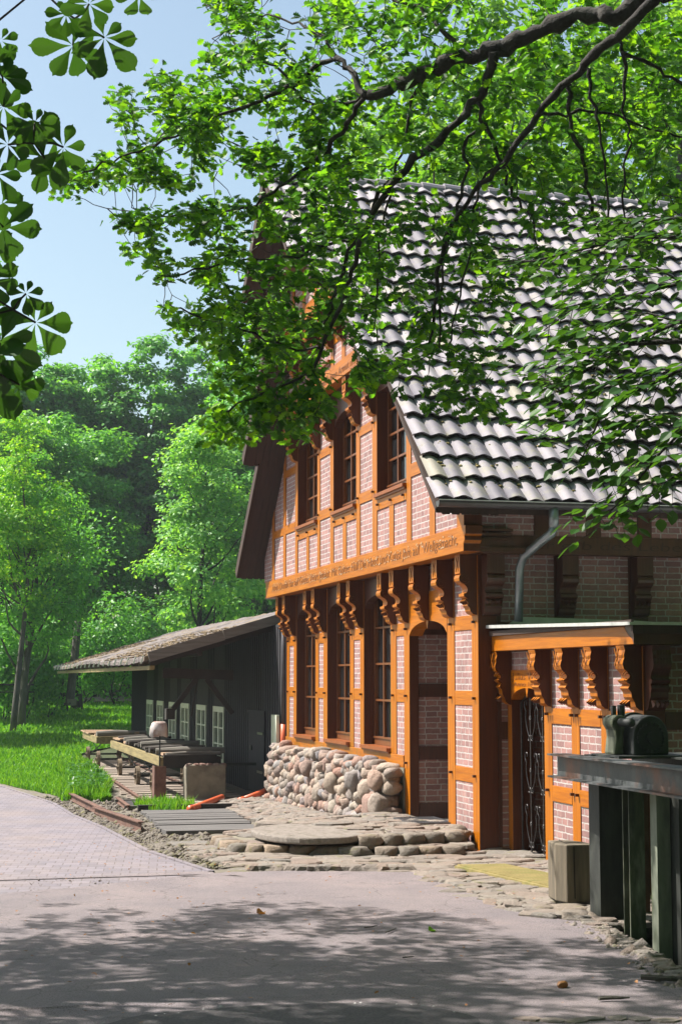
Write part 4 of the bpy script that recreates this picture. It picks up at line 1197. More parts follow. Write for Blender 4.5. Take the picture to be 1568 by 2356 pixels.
# gear housing
gear = thing('sluice_gear', (-.66, -6.35, 1.5), 'mossy cast iron gear housing with a rounded hood bolted on top of the sluice girder', 'gear housing')
gy0, gy1 = -6.62, -6.22
m = MB(); cx_, cz_ = -.70, 1.66; pts = [(-.865, 1.51)]
for i in range(15):
    a = PI - PI * i / 14; pts.append((cx_ + .165 * math.cos(a), cz_ + .19 * math.sin(a)))
pts += [(-.535, 1.51)]
m.prism(pts, 'y', gy0, gy1); m.build('gear_hood', GEARM, gear, bevel=.015)
m = MB(); pts = []
for i in range(15):
    a = PI - PI * i / 14; pts.append((cx_ + .185 * math.cos(a), cz_ + .21 * math.sin(a)))
q = [(cx_ + .166 * math.cos(PI * i / 14), cz_ + .191 * math.sin(PI * i / 14)) for i in range(15)]
m.prism(pts + [(cx_ + .185, 1.51), (cx_ + .166, 1.51)] + q + [(cx_ - .166, 1.51), (cx_ - .185, 1.51)], 'y', gy1 - .06, gy1); m.build('hood_rim', GEARM, gear)
m = MB(); m.prism([(-.995, 1.51), (-.975, 1.66), (-.98, 1.72), (-1.01, 1.77), (-1.005, 1.82), (-.96, 1.85), (-.90, 1.85), (-.86, 1.82), (-.885, 1.74), (-.90, 1.68), (-.895, 1.51)], 'y', -6.50, -6.28); m.build('bearing_bracket', STEELG, gear, bevel=.02)
m = MB(); m.tube([(-.925, -6.72, 1.79), (-.925, -6.2, 1.79)], .036, 16); m.build('drive_shaft', GEARM, gear, True)
m = MB(); m.tube([(-.94, -6.38, 1.84), (-.94, -6.38, 1.93)], .024, 10); m.tube([(-.87, -6.38, 1.80), (-.87, -6.38, 1.935)], .034, 10); m.build('pinion', GEARM, gear, False)
m = MB(); m.box(-1.06, -.20, -6.75, -6.15, 1.488, 1.51); m.build('base_plate', GEARM, gear)
m = MB()
for i in range(20):
    a = 2*PI*i/20; m.box(cx_ + .12*math.cos(a) - .012, cx_ + .12*math.cos(a) + .012, gy0 - .02, gy0, cz_ + .12*math.sin(a) - .012, cz_ + .12*math.sin(a) + .012)
m.tube([(cx_, gy0 - .04, cz_), (cx_, gy0, cz_)], .05, 12)
m.build('gear_bolts', GEARM, gear)

# ================================================================== THE SHED
shed = thing('sawmill_shed', (0, 24, -.25), 'long low black boarded shed with pale windows and a deep mossy lean-to roof', 'shed')
SY0, SY1 = 12.9, 37.0
wins = [(18.5, 20.0), (21.1, 22.6), (23.9, 25.4), (26.3, 27.7), (28.95, 30.3), (31.3, 32.8)]
small = (11.9, 12.3)
wl = MB(); cur = 11.62
for (a, b) in wins:
    wl.box(0, .12, cur, a, -.5, 3.25); wl.box(0, .12, a, b, -.5, .16); wl.box(0, .12, a, b, 1.5, 3.25); cur = b
wl.box(0, .12, cur, SY1, -.5, 3.25); wl.box(0, 6, SY1 - .12, SY1, -.5, 3.25)
wl.build('boarded_wall', SHEDW, shed)
m = MB(); yv = 11.7
while yv < SY1:
    inw = any(a - .05 < yv < b + .05 for a, b in wins)
    if not inw: m.box(-.014, 0, yv - .02, yv + .02, -.4, 3.2)
    yv += .24
m.build('cover_strip', SHEDW, shed)['kind'] = 'stuff'
for (a, b) in wins:
    f = MB(); x0 = -.03
    f.box(x0, .08, a, a + .11, .16, 1.5); f.box(x0, .08, b - .11, b, .16, 1.5); f.box(x0 + .002, .08, a + .11, b - .11, 1.37, 1.5); f.box(x0 + .002, .08, a + .11, b - .11, .16, .26)
    f.box(x0 + .004, .07, (a + b) / 2 - .07, (a + b) / 2 + .07, .26, 1.37)
    for z in (.60, .98): f.box(x0 + .012, .05, a + .11, (a+b)/2 - .07, z, z + .035); f.box(x0 + .012, .05, (a+b)/2 + .07, b - .11, z, z + .035)
    for yc_ in ((a * 3 + b) / 4 + .01, (a + 3 * b) / 4 - .01):
        pass
    fo = f.build('window', PALEPAINT, shed)
    g = MB(); g.box(.03, .035, a + .1, b - .1, .2, 1.4); p_ = g.build('pane', PALEGLASS, fo); p_.location = (0, 0, 0)
m = MB(); m.box(-.10, -.06, 11.95, 12.45, -.1, 1.45); m.box(-.12, -.10, 11.95, 12.05, -.1, 1.45); m.box(-.12, -.10, 12.35, 12.45, -.1, 1.45); m.build('window_shutter', PALEPAINT, shed)
m = MB()
for yv in (13.6, 15.4): m.box(-.035, 0, yv, yv + .06, -.2, 1.5)
m.box(-.035, 0, 13.66, 15.4, 1.44, 1.5); m.box(-.025, -.001, 13.66, 15.4, -.2, 1.44); dd = m.build('shed_door', SHEDW, shed)
m = MB()
for z in (.2, 1.0): m.box(-.045, -.036, 13.7, 14.3, z, z + .05)
m.box(-.06, -.036, 14.9, 15.0, .65, .75); h2 = m.build('hinge', IRON, dd); h2.location = (0, 0, 0)
# lean-to roof: a lumpy felt sheet
def shz(x): return 3.36 + .30 * x * .98            # height over x, falling to the left
nx, ny = 34, 240; vs = []; fs = []
for j in range(ny + 1):
    y = 12.75 + (37.9 - 12.75) * j / ny
    for i in range(nx + 1):
        x = -2.62 + (1.6 + 2.62) * i / nx
        if i == 0: x += .05 * noise.noise(Vector((1, y * 3, 0))) + .03 * noise.noise(Vector((5, y * 11, 0)))
        sag = -.05 * math.sin((y - 12.75) / 25 * PI * 3) * (1 - i / nx)
        z = shz(x) + .03 * noise.noise(Vector((x * 3, y * 2, 0))) + .022 * noise.noise(Vector((x * 11, y * 9, 4))) + sag
        vs.append((x, y, z))
for j in range(ny):
    for i in range(nx):
        a = j * (nx + 1) + i; fs.append((a, a + 1, a + nx + 2, a + nx + 1))
n0 = len(vs)
vs += [(v[0], v[1], v[2] - .075) for v in vs]
for j in range(ny):
    a = j * (nx + 1); fs.append((a, a + nx + 1, n0 + a + nx + 1, n0 + a))
for i in range(nx): fs.append((i + 1, i, n0 + i, n0 + i + 1))
for j in range(ny):
    for i in range(0, nx, 1):
        a = n0 + j * (nx + 1) + i; fs.append((a, a + nx + 1, a + nx + 2, a + 1))
FELT = simple('mossy_grey_roof_felt', (.10, .085, .085), (.25, .21, .20), 5, .9, .9, .03, (1, .5, 1), c3=(.22, .145, .05))
me = bpy.data.meshes.new('lean_to_roof'); me.from_pydata(vs, [], fs); me.update(); link('lean_to_roof', me, FELT, shed, False)
m = MB(); r5 = random.Random(4)
for i in range(1500):
    x = -2.6 + 2.5 * r5.random(); y = 12.8 + 24.5 * r5.random() ** 1.3
    s = r5.uniform(.015, .05); blob(m, (x, y, shz(x) + .012), (s * 1.5, s, s * .4), r5.uniform(0, 3), .5, i, 1)
m.build('roof_litter', simple('leaf_litter', (.13, .09, .05), (.26, .19, .11), 9, .95, 0), shed)['kind'] = 'stuff'
m = MB(); m.beam((-2.55, 12.70, shz(-2.55) - .02), (-1.05, 12.70, shz(-1.05) - .02), .05, .20); m.build('verge_fascia', GREYWOODX, shed)
m = MB(); m.beam((-1.04, 12.71, shz(-1.04) - .01), (.10, 12.71, shz(.10) - .01), .05, .19); m.build('verge_fascia', GREYWOODX, shed)
m = MB(); m.beam((-2.50, 12.95, shz(-2.5) - .16), (.0, 12.95, shz(0) - .16), .08, .12); m.build('rafter', DARKWOOD, shed)
yv = 14.6
while yv < 37.5:
    m = MB(); m.beam((-2.52, yv, shz(-2.5) - .15), (.0, yv, shz(0) - .15), .09, .12); m.build('rafter', GREYWOODY, shed); yv += 1.35
for xx_ in (-2.45, -1.5):
    m = MB(); m.box(xx_ - .05, xx_ + .05, 12.9, 37.8, shz(xx_) - .30, shz(xx_) - .215); m.build('purlin', YWOOD if xx_ < -2 else DARKWOOD, shed)
for i in range(20):
    yv = 13.1 + i * 1.25; m = MB(); m.beam((-2.60, yv, shz(-2.6) + .03), (-2.655, yv, shz(-2.6) - .13), .035, .012, (0, 1, 0)); m.build('gutter_strap', PALEPAINT, shed)
# timber frame hanging under the eave
fr_y = 13.6
def sbeam(name, p, q, w, h, mat=DARKWOOD): m = MB(); m.beam(p, q, w, h); return m.build(name, mat, shed)
sbeam('timber_post', (-.62, fr_y, -.35), (-.62, fr_y, 3.1), .17, .17); sbeam('tie_beam', (-2.15, fr_y, 2.28), (-.70, fr_y, 2.24), .17, .20)
sbeam('timber_post', (-2.0, fr_y, .95), (-2.0, fr_y, 2.2), .17, .17)
sbeam('brace', (-1.92, fr_y, 1.55), (-1.45, fr_y, 2.17), .10, .10); sbeam('brace', (-.70, fr_y, 1.45), (-1.25, fr_y, 2.16), .10, .10)
sbeam('timber_block', (-2.08, fr_y - .02, 1.45), (-1.9, fr_y - .02, 1.45), .25, .22)
sbeam('hanging_block', (-1.15, fr_y, 2.1), (-1.15, fr_y, 1.55), .12, .2); sbeam('hanging_rod', (-1.42, fr_y, 2.2), (-1.55, fr_y, 1.4), .03, .03)
sbeam('cross_rail', (-1.0, fr_y, .42), (-.2, fr_y, .42), .06, .06, STEELD)
m = MB(); m.tube([(-.02, 11.72, 3.6), (-.02, 11.72, 1.28)], .055, 12); m.build('downpipe', ZINCD, shed, True)
m = MB(); m.tube([(-.02, 11.72, 1.28), (-.02, 11.72, .70)], .066, 12); o = m.build('downpipe_foot', PIPEO, shed, True)

# ================================================================== SAW CARRIAGES
def wheel(mb_rim, parent, x, y, z, r=.23):
    m = MB(); N = 22; vs = []; fs = []
    for k, (rr, xx) in enumerate(((r, -.035), (r, .035), (r + .022, .035), (r + .022, .05), (r - .035, .05), (r - .035, -.035))):
        for i in range(N):
            a = 2 * PI * i / N; vs.append((x + xx, y + rr * math.cos(a), z + rr * math.sin(a)))
    for k in range(6):
        for i in range(N): fs.append((k * N + i, k * N + (i + 1) % N, ((k + 1) % 6) * N + (i + 1) % N, ((k + 1) % 6) * N + i))
    m.add(vs, fs)
    for i in range(6):
        a = 2 * PI * i / 6; m.beam((x, y, z), (x, y + (r - .02) * math.cos(a), z + (r - .02) * math.sin(a)), .03, .035, (1, 0, 0))
    m.tube([(x - .07, y, z), (x + .07, y, z)], .045, 10)
    return m.build('wheel', RUSTW, parent)
RUSTW = simple('rusty_cast_wheel', (.10, .075, .05), (.24, .17, .10), 10, .8, .4, .006)
def carriage(name, label, x0, x1, y0, y1, zt, wheels, boards, seed, near_end_dark):
    t = thing(name, ((x0 + x1) / 2, (y0 + y1) / 2, -.25), label, 'rail carriage', 'log carriages on the sawmill track')
    r = random.Random(seed)
    def cb(nm, a, b, w, h, mat): m = MB(); m.beam(a, b, w, h); return m.build(nm, mat, t)
    cb('side_beam', (x0 + .04, y0, zt - .09), (x0 + .04, y1, zt - .09), .09, .17, YWOOD)
    cb('side_beam', (x1 - .04, y0, zt - .09), (x1 - .04, y1, zt - .09), .09, .17, DARKWOOD)
    cb('end_beam', (x0 + .09, y0 + .05, zt - .09), (x1 - .09, y0 + .05, zt - .09), .12, .2 if not near_end_dark else .26, DARKWOOD if near_end_dark else YWOOD)
    cb('end_beam', (x0 + .09, y1 - .05, zt - .09), (x1 - .09, y1 - .05, zt - .09), .12, .17, DARKWOOD)
    for wy in wheels:
        cb('axle', (x0 + .02, wy, -.02), (x1 - .02, wy, -.02), .05, .05, STEELD)
        for xx in (x0 + .10, x1 - .10):
            wheel(None, t, xx, wy, -.02, .215)
            cb('leg', (xx + .07, wy, 0.02), (xx + .07, wy, zt - .17), .10, .10, DARKWOOD if xx > x0 + .2 else GREYWOOD)
    y = y0 + .15
    k = 0
    while y < y1 - .1:
        if boards and y > y0 + (y1 - y0) * .35:
            m = MB(); m.beam((x0 - .05, y, zt + .03 + .02 * r.random()), (x1 + r.uniform(-.1, .1), y + r.uniform(-.1, .1), zt + .04), .22, .035); m.build('plank', PLANKL, t)
            y += .27
        else:
            m = MB(); rr_ = r.uniform(.04, .085); zc = zt + rr_ * .9; yj = r.uniform(-.14, .14)
            if k % 3 == 1: m.beam((x0 + r.uniform(-.05, .2), y, zt + .03), (x1 + r.uniform(-.1, .3), y + yj, zt + .05 + r.uniform(0, .04)), r.uniform(.12, .3), .05)
            else: m.tube([(x0 + r.uniform(.0, .2), y, zc), ((x0 + x1) / 2, y + yj * .5 + .03, zc + .02), (x1 + r.uniform(-.1, .4), y + yj, zc + .01)], [rr_ * .85, rr_, rr_ * .9], 9)
            m.build('cross_log', (DARKLOG, PLANKL, GREYWOODX, DARKLOG)[k % 4] if k % 3 == 1 else DARKLOG if k % 2 else GREYWOODX, t)
            y += r.uniform(.34, .72)
        k += 1
    for i in range(len(wheels) - 1):
        a, b = wheels[i], wheels[i + 1]
        m = MB(); m.tube([(x0 + .2, a, .02), (x0 + .2, b, zt - .2)], .012, 5); m.tube([(x0 + .2, b, .02), (x0 + .2, a, zt - .2)], .012, 5); m.build('tie_rod', STEELD, t)
    return t
PLANKL = simple('pale_sawn_planks', (.36, .22, .13), (.58, .40, .27), 3, .75, .3, .006, (1, 8, 8))
DARKLOG = simple('charred_round_log', (.025, .02, .018), (.07, .055, .045), 8, .85, .5, .01)
carriage('log_carriage', 'long timber log carriage with dark round cross logs nearest the concrete block', -2.25, -1.0, 13.2, 22.4, .60, [14.9, 17.6, 21.2], False, 1, True)
carriage('log_carriage', 'short timber log carriage stacked with pale planks at the grass end of the track', -2.35, -1.25, 25.0, 29.2, .60, [25.6, 28.6], True, 2, False)
m = MB(); m.beam((-2.1, 22.0, .66), (-1.3, 22.4, .66), .5, .04); m.beam((-2.2, 21.3, .67), (-1.2, 21.5, .69), .4, .04)
tag(m.build('loose_planks', PLANKL), 'pair of pale loose planks lying on the far end of the long carriage', 'planks')
# rails
for nm, pts in (('rail', [(-2.73, 10.45), (-2.57, 20.8), (-2.42, 32)]), ('rail', [(-3.16, 10.56), (-3.13, 12.8)]), ('rail', [(-1.25, 12.5), (-1.2, 32)])):
    m = MB()
    for a, b in zip(pts, pts[1:]): ibeam(m, (a[0], a[1], -.19), (b[0], b[1], -.19), .07, .10)
    lab = {(-2.73): 'long rusty track rail running under the log carriages along the grass', (-3.16): 'short track rail beside the dark inspection pit', (-1.25): 'track rail nearest the black shed wall'}[pts[0][0]]
    tag(m.build(nm, RUST), lab, 'rail')
m = MB(); r6 = random.Random(8)
yv = 11.6
while yv < 30:
    m.beam((-2.75 + r6.uniform(-.1, .1), yv, -.235), (-.5, yv + r6.uniform(-.15, .15), -.235), r6.uniform(.25, .45), .05); yv += r6.uniform(.42, .62)
tag(m.build('track_bed', simple('weathered_track_boards', (.20, .16, .13), (.38, .31, .26), 3, .9, .6, .01, (1, 6, 6))), 'weathered boards and slabs forming the bed of the sawmill track', kind='structure')
# pit beside the rail, a flat slab painted with its shade
m = MB(); m.box(-3.12, -2.78, 10.9, 12.4, -.235, -.19); tag(m.build('painted_hole_shade', SHADOWGAP), 'dark slab painted as the shade of the square inspection hole between the two short rails', 'pit')
m = MB(); m.beam((-3.2, 10.85, -.20), (-2.6, 10.75, -.20), .08, .06)
tag(m.build('pit_timber', GREYWOODX), 'grey timber along the near side of the dark inspection hole', 'timber')
m = MB(); m.beam((-3.2, 12.5, -.2), (-2.8, 12.5, -.2), .08, .06)
tag(m.build('pit_timber', GREYWOODX), 'grey timber along the far side of the dark inspection hole', 'timber')
# concrete block with brick cap
cb_ = thing('concrete_block', (-1.35, 13.4, -.25), 'concrete machine footing with broken brick top under the dark end of the carriage', 'concrete block')
m = MB(); m.prism([(-1.77, -.3), (-1.77, .40), (-1.72, .46), (-.98, .46), (-.98, -.3)], 'y', 12.72, 13.15); m.build('block_body', CONC, cb_, bevel=.02)
m = MB()
for i in range(6): blob(m, (-1.70 + i * .135, 12.80, .44), (.075, .08, .055), 0, .25, i, 2)
m.build('broken_bricks', stone_mat('broken_brick', [(.22, .10, .07), (.15, .08, .06), (.25, .18, .14)]), cb_)
# rusty casing, pole and hood
cs = thing('blade_casing', (-2.3, 12.9, -.25), 'rusty sheet metal blade casing standing at the end of the long carriage', 'metal casing')
m = MB(); m.box(-2.40, -2.17, 12.75, 12.79, -.24, .44); m.box(-2.40, -2.38, 12.79, 13.1, -.24, .44); m.build('casing_sheet', RUST, cs)
m = MB(); m.beam((-2.29, 12.745, -.2), (-2.29, 12.745, .42), .02, .012); m.build('casing_rib', RUST, cs)
hd = thing('hooded_pole', (-2.28, 12.9, .4), 'thin rod carrying a stained pale hood above the carriage', 'hooded pole')
m = MB(); m.tube([(-2.28, 12.9, .3), (-2.28, 12.9, 1.2)], .014, 8); m.build('pole', STEELD, hd)
m = MB(); vs = []; N = 18
for k, (rr, zz_) in enumerate(((.02, 1.315), (.10, 1.31), (.135, 1.28), (.15, 1.2), (.165, 1.02))):
    for i in range(N):
        a = 2 * PI * i / N; fl_ = 1 + (.10 * math.sin(a * 5) if k > 2 else 0); vs.append((-2.30 + rr * 1.05 * fl_ * math.cos(a) + .02 * k * 0, 12.9 + rr * fl_ * math.sin(a), zz_ + (.02 * math.sin(a * 3) if k == 4 else 0)))
fs = [(k*N+i, k*N+(i+1)%N, (k+1)*N+(i+1)%N, (k+1)*N+i) for k in range(4) for i in range(N)] + [tuple(range(N))]
m.add(vs, fs); o = m.build('hood', CLOTHM, hd, True); sm = o.modifiers.new('thick', 'SOLIDIFY'); sm.thickness = .008
# plank deck
DECKW = simple('dark_grey_deck_plank', (.07, .065, .065), (.17, .16, .155), 1.5, .85, .8, .015, (.8, 12, 12))
dk = thing('plank_deck', (-2.6, 7, -.1), 'grey weathered plank deck set in the ground in front of the saw track', 'deck')
yv = 3.95; r7 = random.Random(2)
while yv < 10.2:
    w_ = r7.uniform(.20, .30); u = (yv - 3.9) / 6.4
    xl = -3.42 + .46 * u; xr = -2.0 + .62 * u
    m = MB(); m.box(xl + r7.uniform(-.03, .03), xr + r7.uniform(-.04, .04), yv, yv + w_ - r7.uniform(.02, .05), gh(0, yv) - .04, gh(0, yv) + .045 + r7.uniform(0, .03)); m.build('plank', DECKW, dk)
    yv += w_
m = MB(); m.box(-3.02, -1.30, 10.25, 10.37, -.3, -.12); m.build('deck_edge', DARKWOOD, dk)
# long rusty beam on the ground
rb_ = thing('rusty_girder', (-3.8, 9, -.2), 'long rusty red steel girder lying on the gravel beside the paved lane', 'girder')
m = MB(); ibeam(m, (-3.66, 4.64, gh(0, 4.64) + .09), (-3.86, 9.6, gh(0, 9.6) + .08), .10, .16); ibeam(m, (-3.80, 8.8, gh(0, 8.8) + .10), (-4.0, 13.9, -.16), .09, .13); m.build('girder_body', RUST, rb_)
# orange pipes
for (a, b, lab) in (((-2.15, 9.75, -.17), (-1.2, 11.9, -.12), 'orange plastic drain pipe end lying beside the plank deck'), ((-.95, 11.4, -.17), (-.15, 11.95, .05), 'orange plastic drain pipe leading to the stone plinth corner')):
    m = MB(); m.tube([a, b], .058, 16); m.tube([Vector(a), Vector(a) + (Vector(b) - Vector(a)).normalized() * .12], .070, 16)
    tag(m.build('drain_pipe', PIPEO, None, True), lab, 'drain pipe', 'orange drain pipes')
# rubble bank between plinth and deck
m = MB(); r8 = random.Random(12)
for i in range(420):
    u = r8.random(); yv = 3.4 + 8.2 * u; xx_ = -.55 - 1.0 * r8.random() ** 1.5 * (1 - .2 * u)
    s = r8.uniform(.04, .13)
    blob(m, (xx_, yv, gh(0, yv) + .03 + .10 * max(0, 1 + (xx_ + .5) / 1.1)), (s * 1.4, s, s * .45), r8.uniform(0, 3), .3, i, 1)
tag(m.build('rubble_bank', FLAG), 'bank of rubble stones between the boulder plinth and the plank deck', kind='stuff')
# small debris on the road
def twig(px, py, L, ang, r, label):
    p = at(px, py, 10); d = _ray(px, py); t_ = (0.02 - CAM[2]) / d[2]; x, y = CAM[0] + t_ * d[0], CAM[1] + t_ * d[1]
    m = MB(); pts = [(x + (i / 4 - .5) * L * math.cos(ang) + rnd.uniform(-.01, .01), y + (i / 4 - .5) * L * math.sin(ang) + rnd.uniform(-.01, .01), .03 + r) for i in range(5)]
    m.tube(pts, [r, r * 1.1, r, r * .8, r * .4], 6); tag(m.build('twig', BARK2), label, 'twig', 'fallen twigs on the asphalt')
twig(855, 2137, .16, .5, .006, 'thin dark twig in the middle of the shaded asphalt, left of the other one')
twig(900, 2145, .26, .9, .006, 'longer thin twig in the middle of the shaded asphalt, right of the other one')
twig(1410, 2305, .22, -.1, .014, 'thick barky twig near the lower right corner of the asphalt')
twig(1540, 2262, .40, -.6, .02, 'split brown stick by the stone kerb of the mill race')
twig(940, 2207, .12, .2, .005, 'tiny twig alone in the dark part of the asphalt')
def litter(px, py, s, mat, label, name='fallen_leaf'):
    d = _ray(px, py); t_ = (0.03 - CAM[2]) / d[2]; x, y = CAM[0] + t_ * d[0], CAM[1] + t_ * d[1]
    o = poly_leaves(name, np.array([[x, y, .03]]), np.array([[1, .4, .2]]), np.array([[.2, -.3, 1]]), np.array([s]), np.array([s * .8]), OV, mat, fold=.8, curl=.5)
    tag(o, label, 'leaf')
litter(590, 2102, .10, DRYL, 'curled orange brown dry leaf on the sunny asphalt')
litter(985, 2142, .08, GRASSL, 'small fresh green leaf on the asphalt beside the twigs')
m = MB(); p_ = _ray(1293, 2280); t_ = -CAM[2] / p_[2]; blob(m, (CAM[0] + t_ * p_[0], CAM[1] + t_ * p_[1], .04), (.045, .03, .028), .3, .3, 5, 2)
tag(m.build('pine_cone', DRYL), 'brown cone lying on the shaded asphalt near the mill race', 'cone')

# far things on the lawn
lp = thing('leaning_post', (-1.2, 44, .6), 'tall grey post leaning to the right at the wood edge', 'post')
a = at(160, 1622, 62); b = at(180, 1430, 63)
m = MB(); m.tube([a, (a + b) / 2, b], [.17, .16, .14], 8); m.build('pole', BARK2, lp)
m = MB(); m.beam(a + np.array([-.1, 0, .1]), a + np.array([.25, 0, .1]), .3, .25); m.build('foot', CONC, lp)
bn = thing('picnic_bench', tuple(at(20, 1620, 60)), 'dark wooden picnic bench at the far edge of the lawn', 'bench')
q = at(18, 1620, 60)
def bb(nm, x0, x1, y0, y1, z0, z1): m = MB(); m.box(q[0] + x0, q[0] + x1, q[1] + y0, q[1] + y1, q[2] + z0, q[2] + z1); m.build(nm, DARKWOOD, bn)
bb('table_top', -.9, .9, -.4, .4, .68, .74); bb('seat', -.9, .9, -.9, -.65, .42, .46); bb('seat', -.9, .9, .65, .9, .42, .46)
bb('leg', -.7, -.6, -.85, .85, -.02, .42); bb('leg', .6, .7, -.85, .85, -.02, .42); bb('leg', -.68, -.62, -.1, .1, .42, .68); bb('leg', .62, .68, -.1, .1, .42, .68)

# darker bitumen patch near the foot of the picture
vs = []; NP = 40
for i in range(NP):
    a = 2 * PI * i / NP; r_ = 1 + .10 * noise.noise(Vector((math.cos(a) * 2, math.sin(a) * 2, 1)))
    vs.append((-4.55 + 1.25 * r_ * math.cos(a), -9.62 + .75 * r_ * math.sin(a), .026))
me = bpy.data.meshes.new('road_patch'); me.from_pydata(vs, [], [tuple(range(NP))]); me.update()
BIT = simple('dark_bitumen_patch', (.09, .082, .09), (.21, .185, .19), 60, .85, 1.0, .02)
tag(link('road_patch', me, BIT), 'dark bitumen patch in the asphalt', kind='structure')
grit('patch_gravel', 500, lambda r: (lambda a: (-4.55 + (1.25 + .08 * r.randn()) * math.cos(a), -9.62 + (.75 + .06 * r.randn()) * math.sin(a)))(r.rand() * PI), .004, .012, simple('pale_grit', (.30, .29, .29), (.5, .48, .47), 20, .9, 0), 'pale loose grit round the bitumen patch')

# small litter on the lane and the flags
rsl = np.random.RandomState(31); nn = 260
xx = -6.3 + 5.6 * rsl.rand(nn); yy = -9.7 + 12 * rsl.rand(nn) ** .8
ok = np.array([(x < pitedge(y) - .1 if y < -5.7 else x < -.2) for x, y in zip(xx, yy)]); xx, yy = xx[ok], yy[ok]; nn = len(xx)
poly_leaves('leaf_litter', np.stack([xx, yy, np.full(nn, .05)], 1), np.stack([rsl.randn(nn), rsl.randn(nn), .1 * rsl.randn(nn)], 1), np.stack([.3 * rsl.randn(nn), .3 * rsl.randn(nn), np.ones(nn)], 1),
            .015 + .03 * rsl.rand(nn), .01 + .02 * rsl.rand(nn), OV, DRYL, kind='stuff', label='scattered bits of dry leaf on the asphalt and flagstones')

# ================================================================== TREES
def quad_leaves(name, C, N, L, mat, parent=None, seed=0, aspect=.62):
    rs = np.random.RandomState(seed); n = len(C)
    N = N / (np.linalg.norm(N, axis=1, keepdims=True) + 1e-9)
    D = rs.randn(n, 3); D -= N * (D * N).sum(1, keepdims=True); D /= (np.linalg.norm(D, axis=1, keepdims=True) + 1e-9)
    S = np.cross(N, D)
    v = np.zeros((n, 5, 3)); Lc = L[:, None]; w = Lc * aspect * .5
    v[:, 0] = C - D * Lc * .5; v[:, 1] = C + S * w - D * Lc * .1; v[:, 2] = C + S * w * .7 + D * Lc * .3 + N * Lc * .05
    v[:, 3] = C + D * Lc * .5 - N * Lc * .12; v[:, 4] = C - S * w + D * Lc * .05
    loops = (np.arange(n) * 5)[:, None] + np.arange(5)[None]
    return np_mesh(name, v.reshape(-1, 3), np.full(n, 5), loops.ravel(), mat, parent)

def wander(p, q, n, amp, rs, droop=0):
    p = np.array(p, float); q = np.array(q, float); L = np.linalg.norm(q - p); out = []
    o1 = rs.randn(3) * amp * L; o2 = rs.randn(3) * amp * L
    for i in range(n + 1):
        t = i / n; out.append(p + (q - p) * t + o1 * math.sin(PI * t) + o2 * math.sin(2 * PI * t) * .5 + np.array([0, 0, -droop * L * math.sin(PI * t)]))
    return out

def tree(x, y, top, R, zlo, mat, label, n_clump=60, per=170, leaf=.17, seed=1, trunk_r=.18, conical=0.0, group='trees of the wood behind the lawn', clump_r=(.5, .95), bark=None, off=(0, 0), name='broadleaf_tree'):
    rs = np.random.RandomState(seed)
    base = gh(x, y) - .1
    t = thing(name, (x, y, base), label, 'tree', group)
    zc, hz = (top + zlo) / 2, (top - zlo) / 2
    cl = []
    while len(cl) < n_clump:
        u = rs.randn(3); u /= np.linalg.norm(u); r = rs.rand() ** .38
        z = zc + u[2] * r * hz * .92
        f = 1 - conical * max(0, (z - zlo) / (top - zlo))
        cl.append(np.array([x + off[0] + u[0] * r * R * f, y + off[1] + u[1] * r * R * f, z]))
    cl = np.array(cl); ctr = np.array([x + off[0], y + off[1], zc - hz * .3])
    Cs = []; Ns = []
    for c in cl:
        rr = rs.uniform(*clump_r); k = int(per * (rr / .7) ** 2)
        u = rs.randn(k, 3); u /= np.linalg.norm(u, axis=1, keepdims=True)
        rad = rr * (rs.rand(k, 1) ** .45) * np.array([[1.15, 1.15, .62]])
        # looser sprays at the rim
        rad = rad * (1 + .25 * (rs.rand(k, 1) > .85))
        p = c + u * rad
        out = (c - ctr); out /= (np.linalg.norm(out) + 1e-6)
        Cs.append(p); Ns.append(u * .7 + np.array([0, 0, .7]) + out * .35 + rs.randn(k, 3) * .5)
    C = np.concatenate(Cs); N = np.concatenate(Ns)
    quad_leaves('crown', C, N, leaf * (.65 + .7 * rs.rand(len(C))), mat, t, seed)
    m = MB(); tp = wander((x, y, base), (x + off[0], y + off[1], zlo + (top - zlo) * .75), 9, .02, rs)
    m.tube(tp, [trunk_r * (1 - .8 * i / 9) for i in range(10)], 8)
    for c in cl[rs.permutation(len(cl))[:22]]:
        i = int(np.clip((c[2] - base) / (tp[-1][2] - base) * 9 - 1.5, 1, 8))
        pts = wander(tp[i], c, 5, .07, rs); r0 = trunk_r * (1 - .8 * i / 9) * .5
        m.tube(pts, [r0 * (1 - .8 * k / 5) for k in range(6)], 5)
    m.build('trunk', bark or BARK2, t, True)
    return t

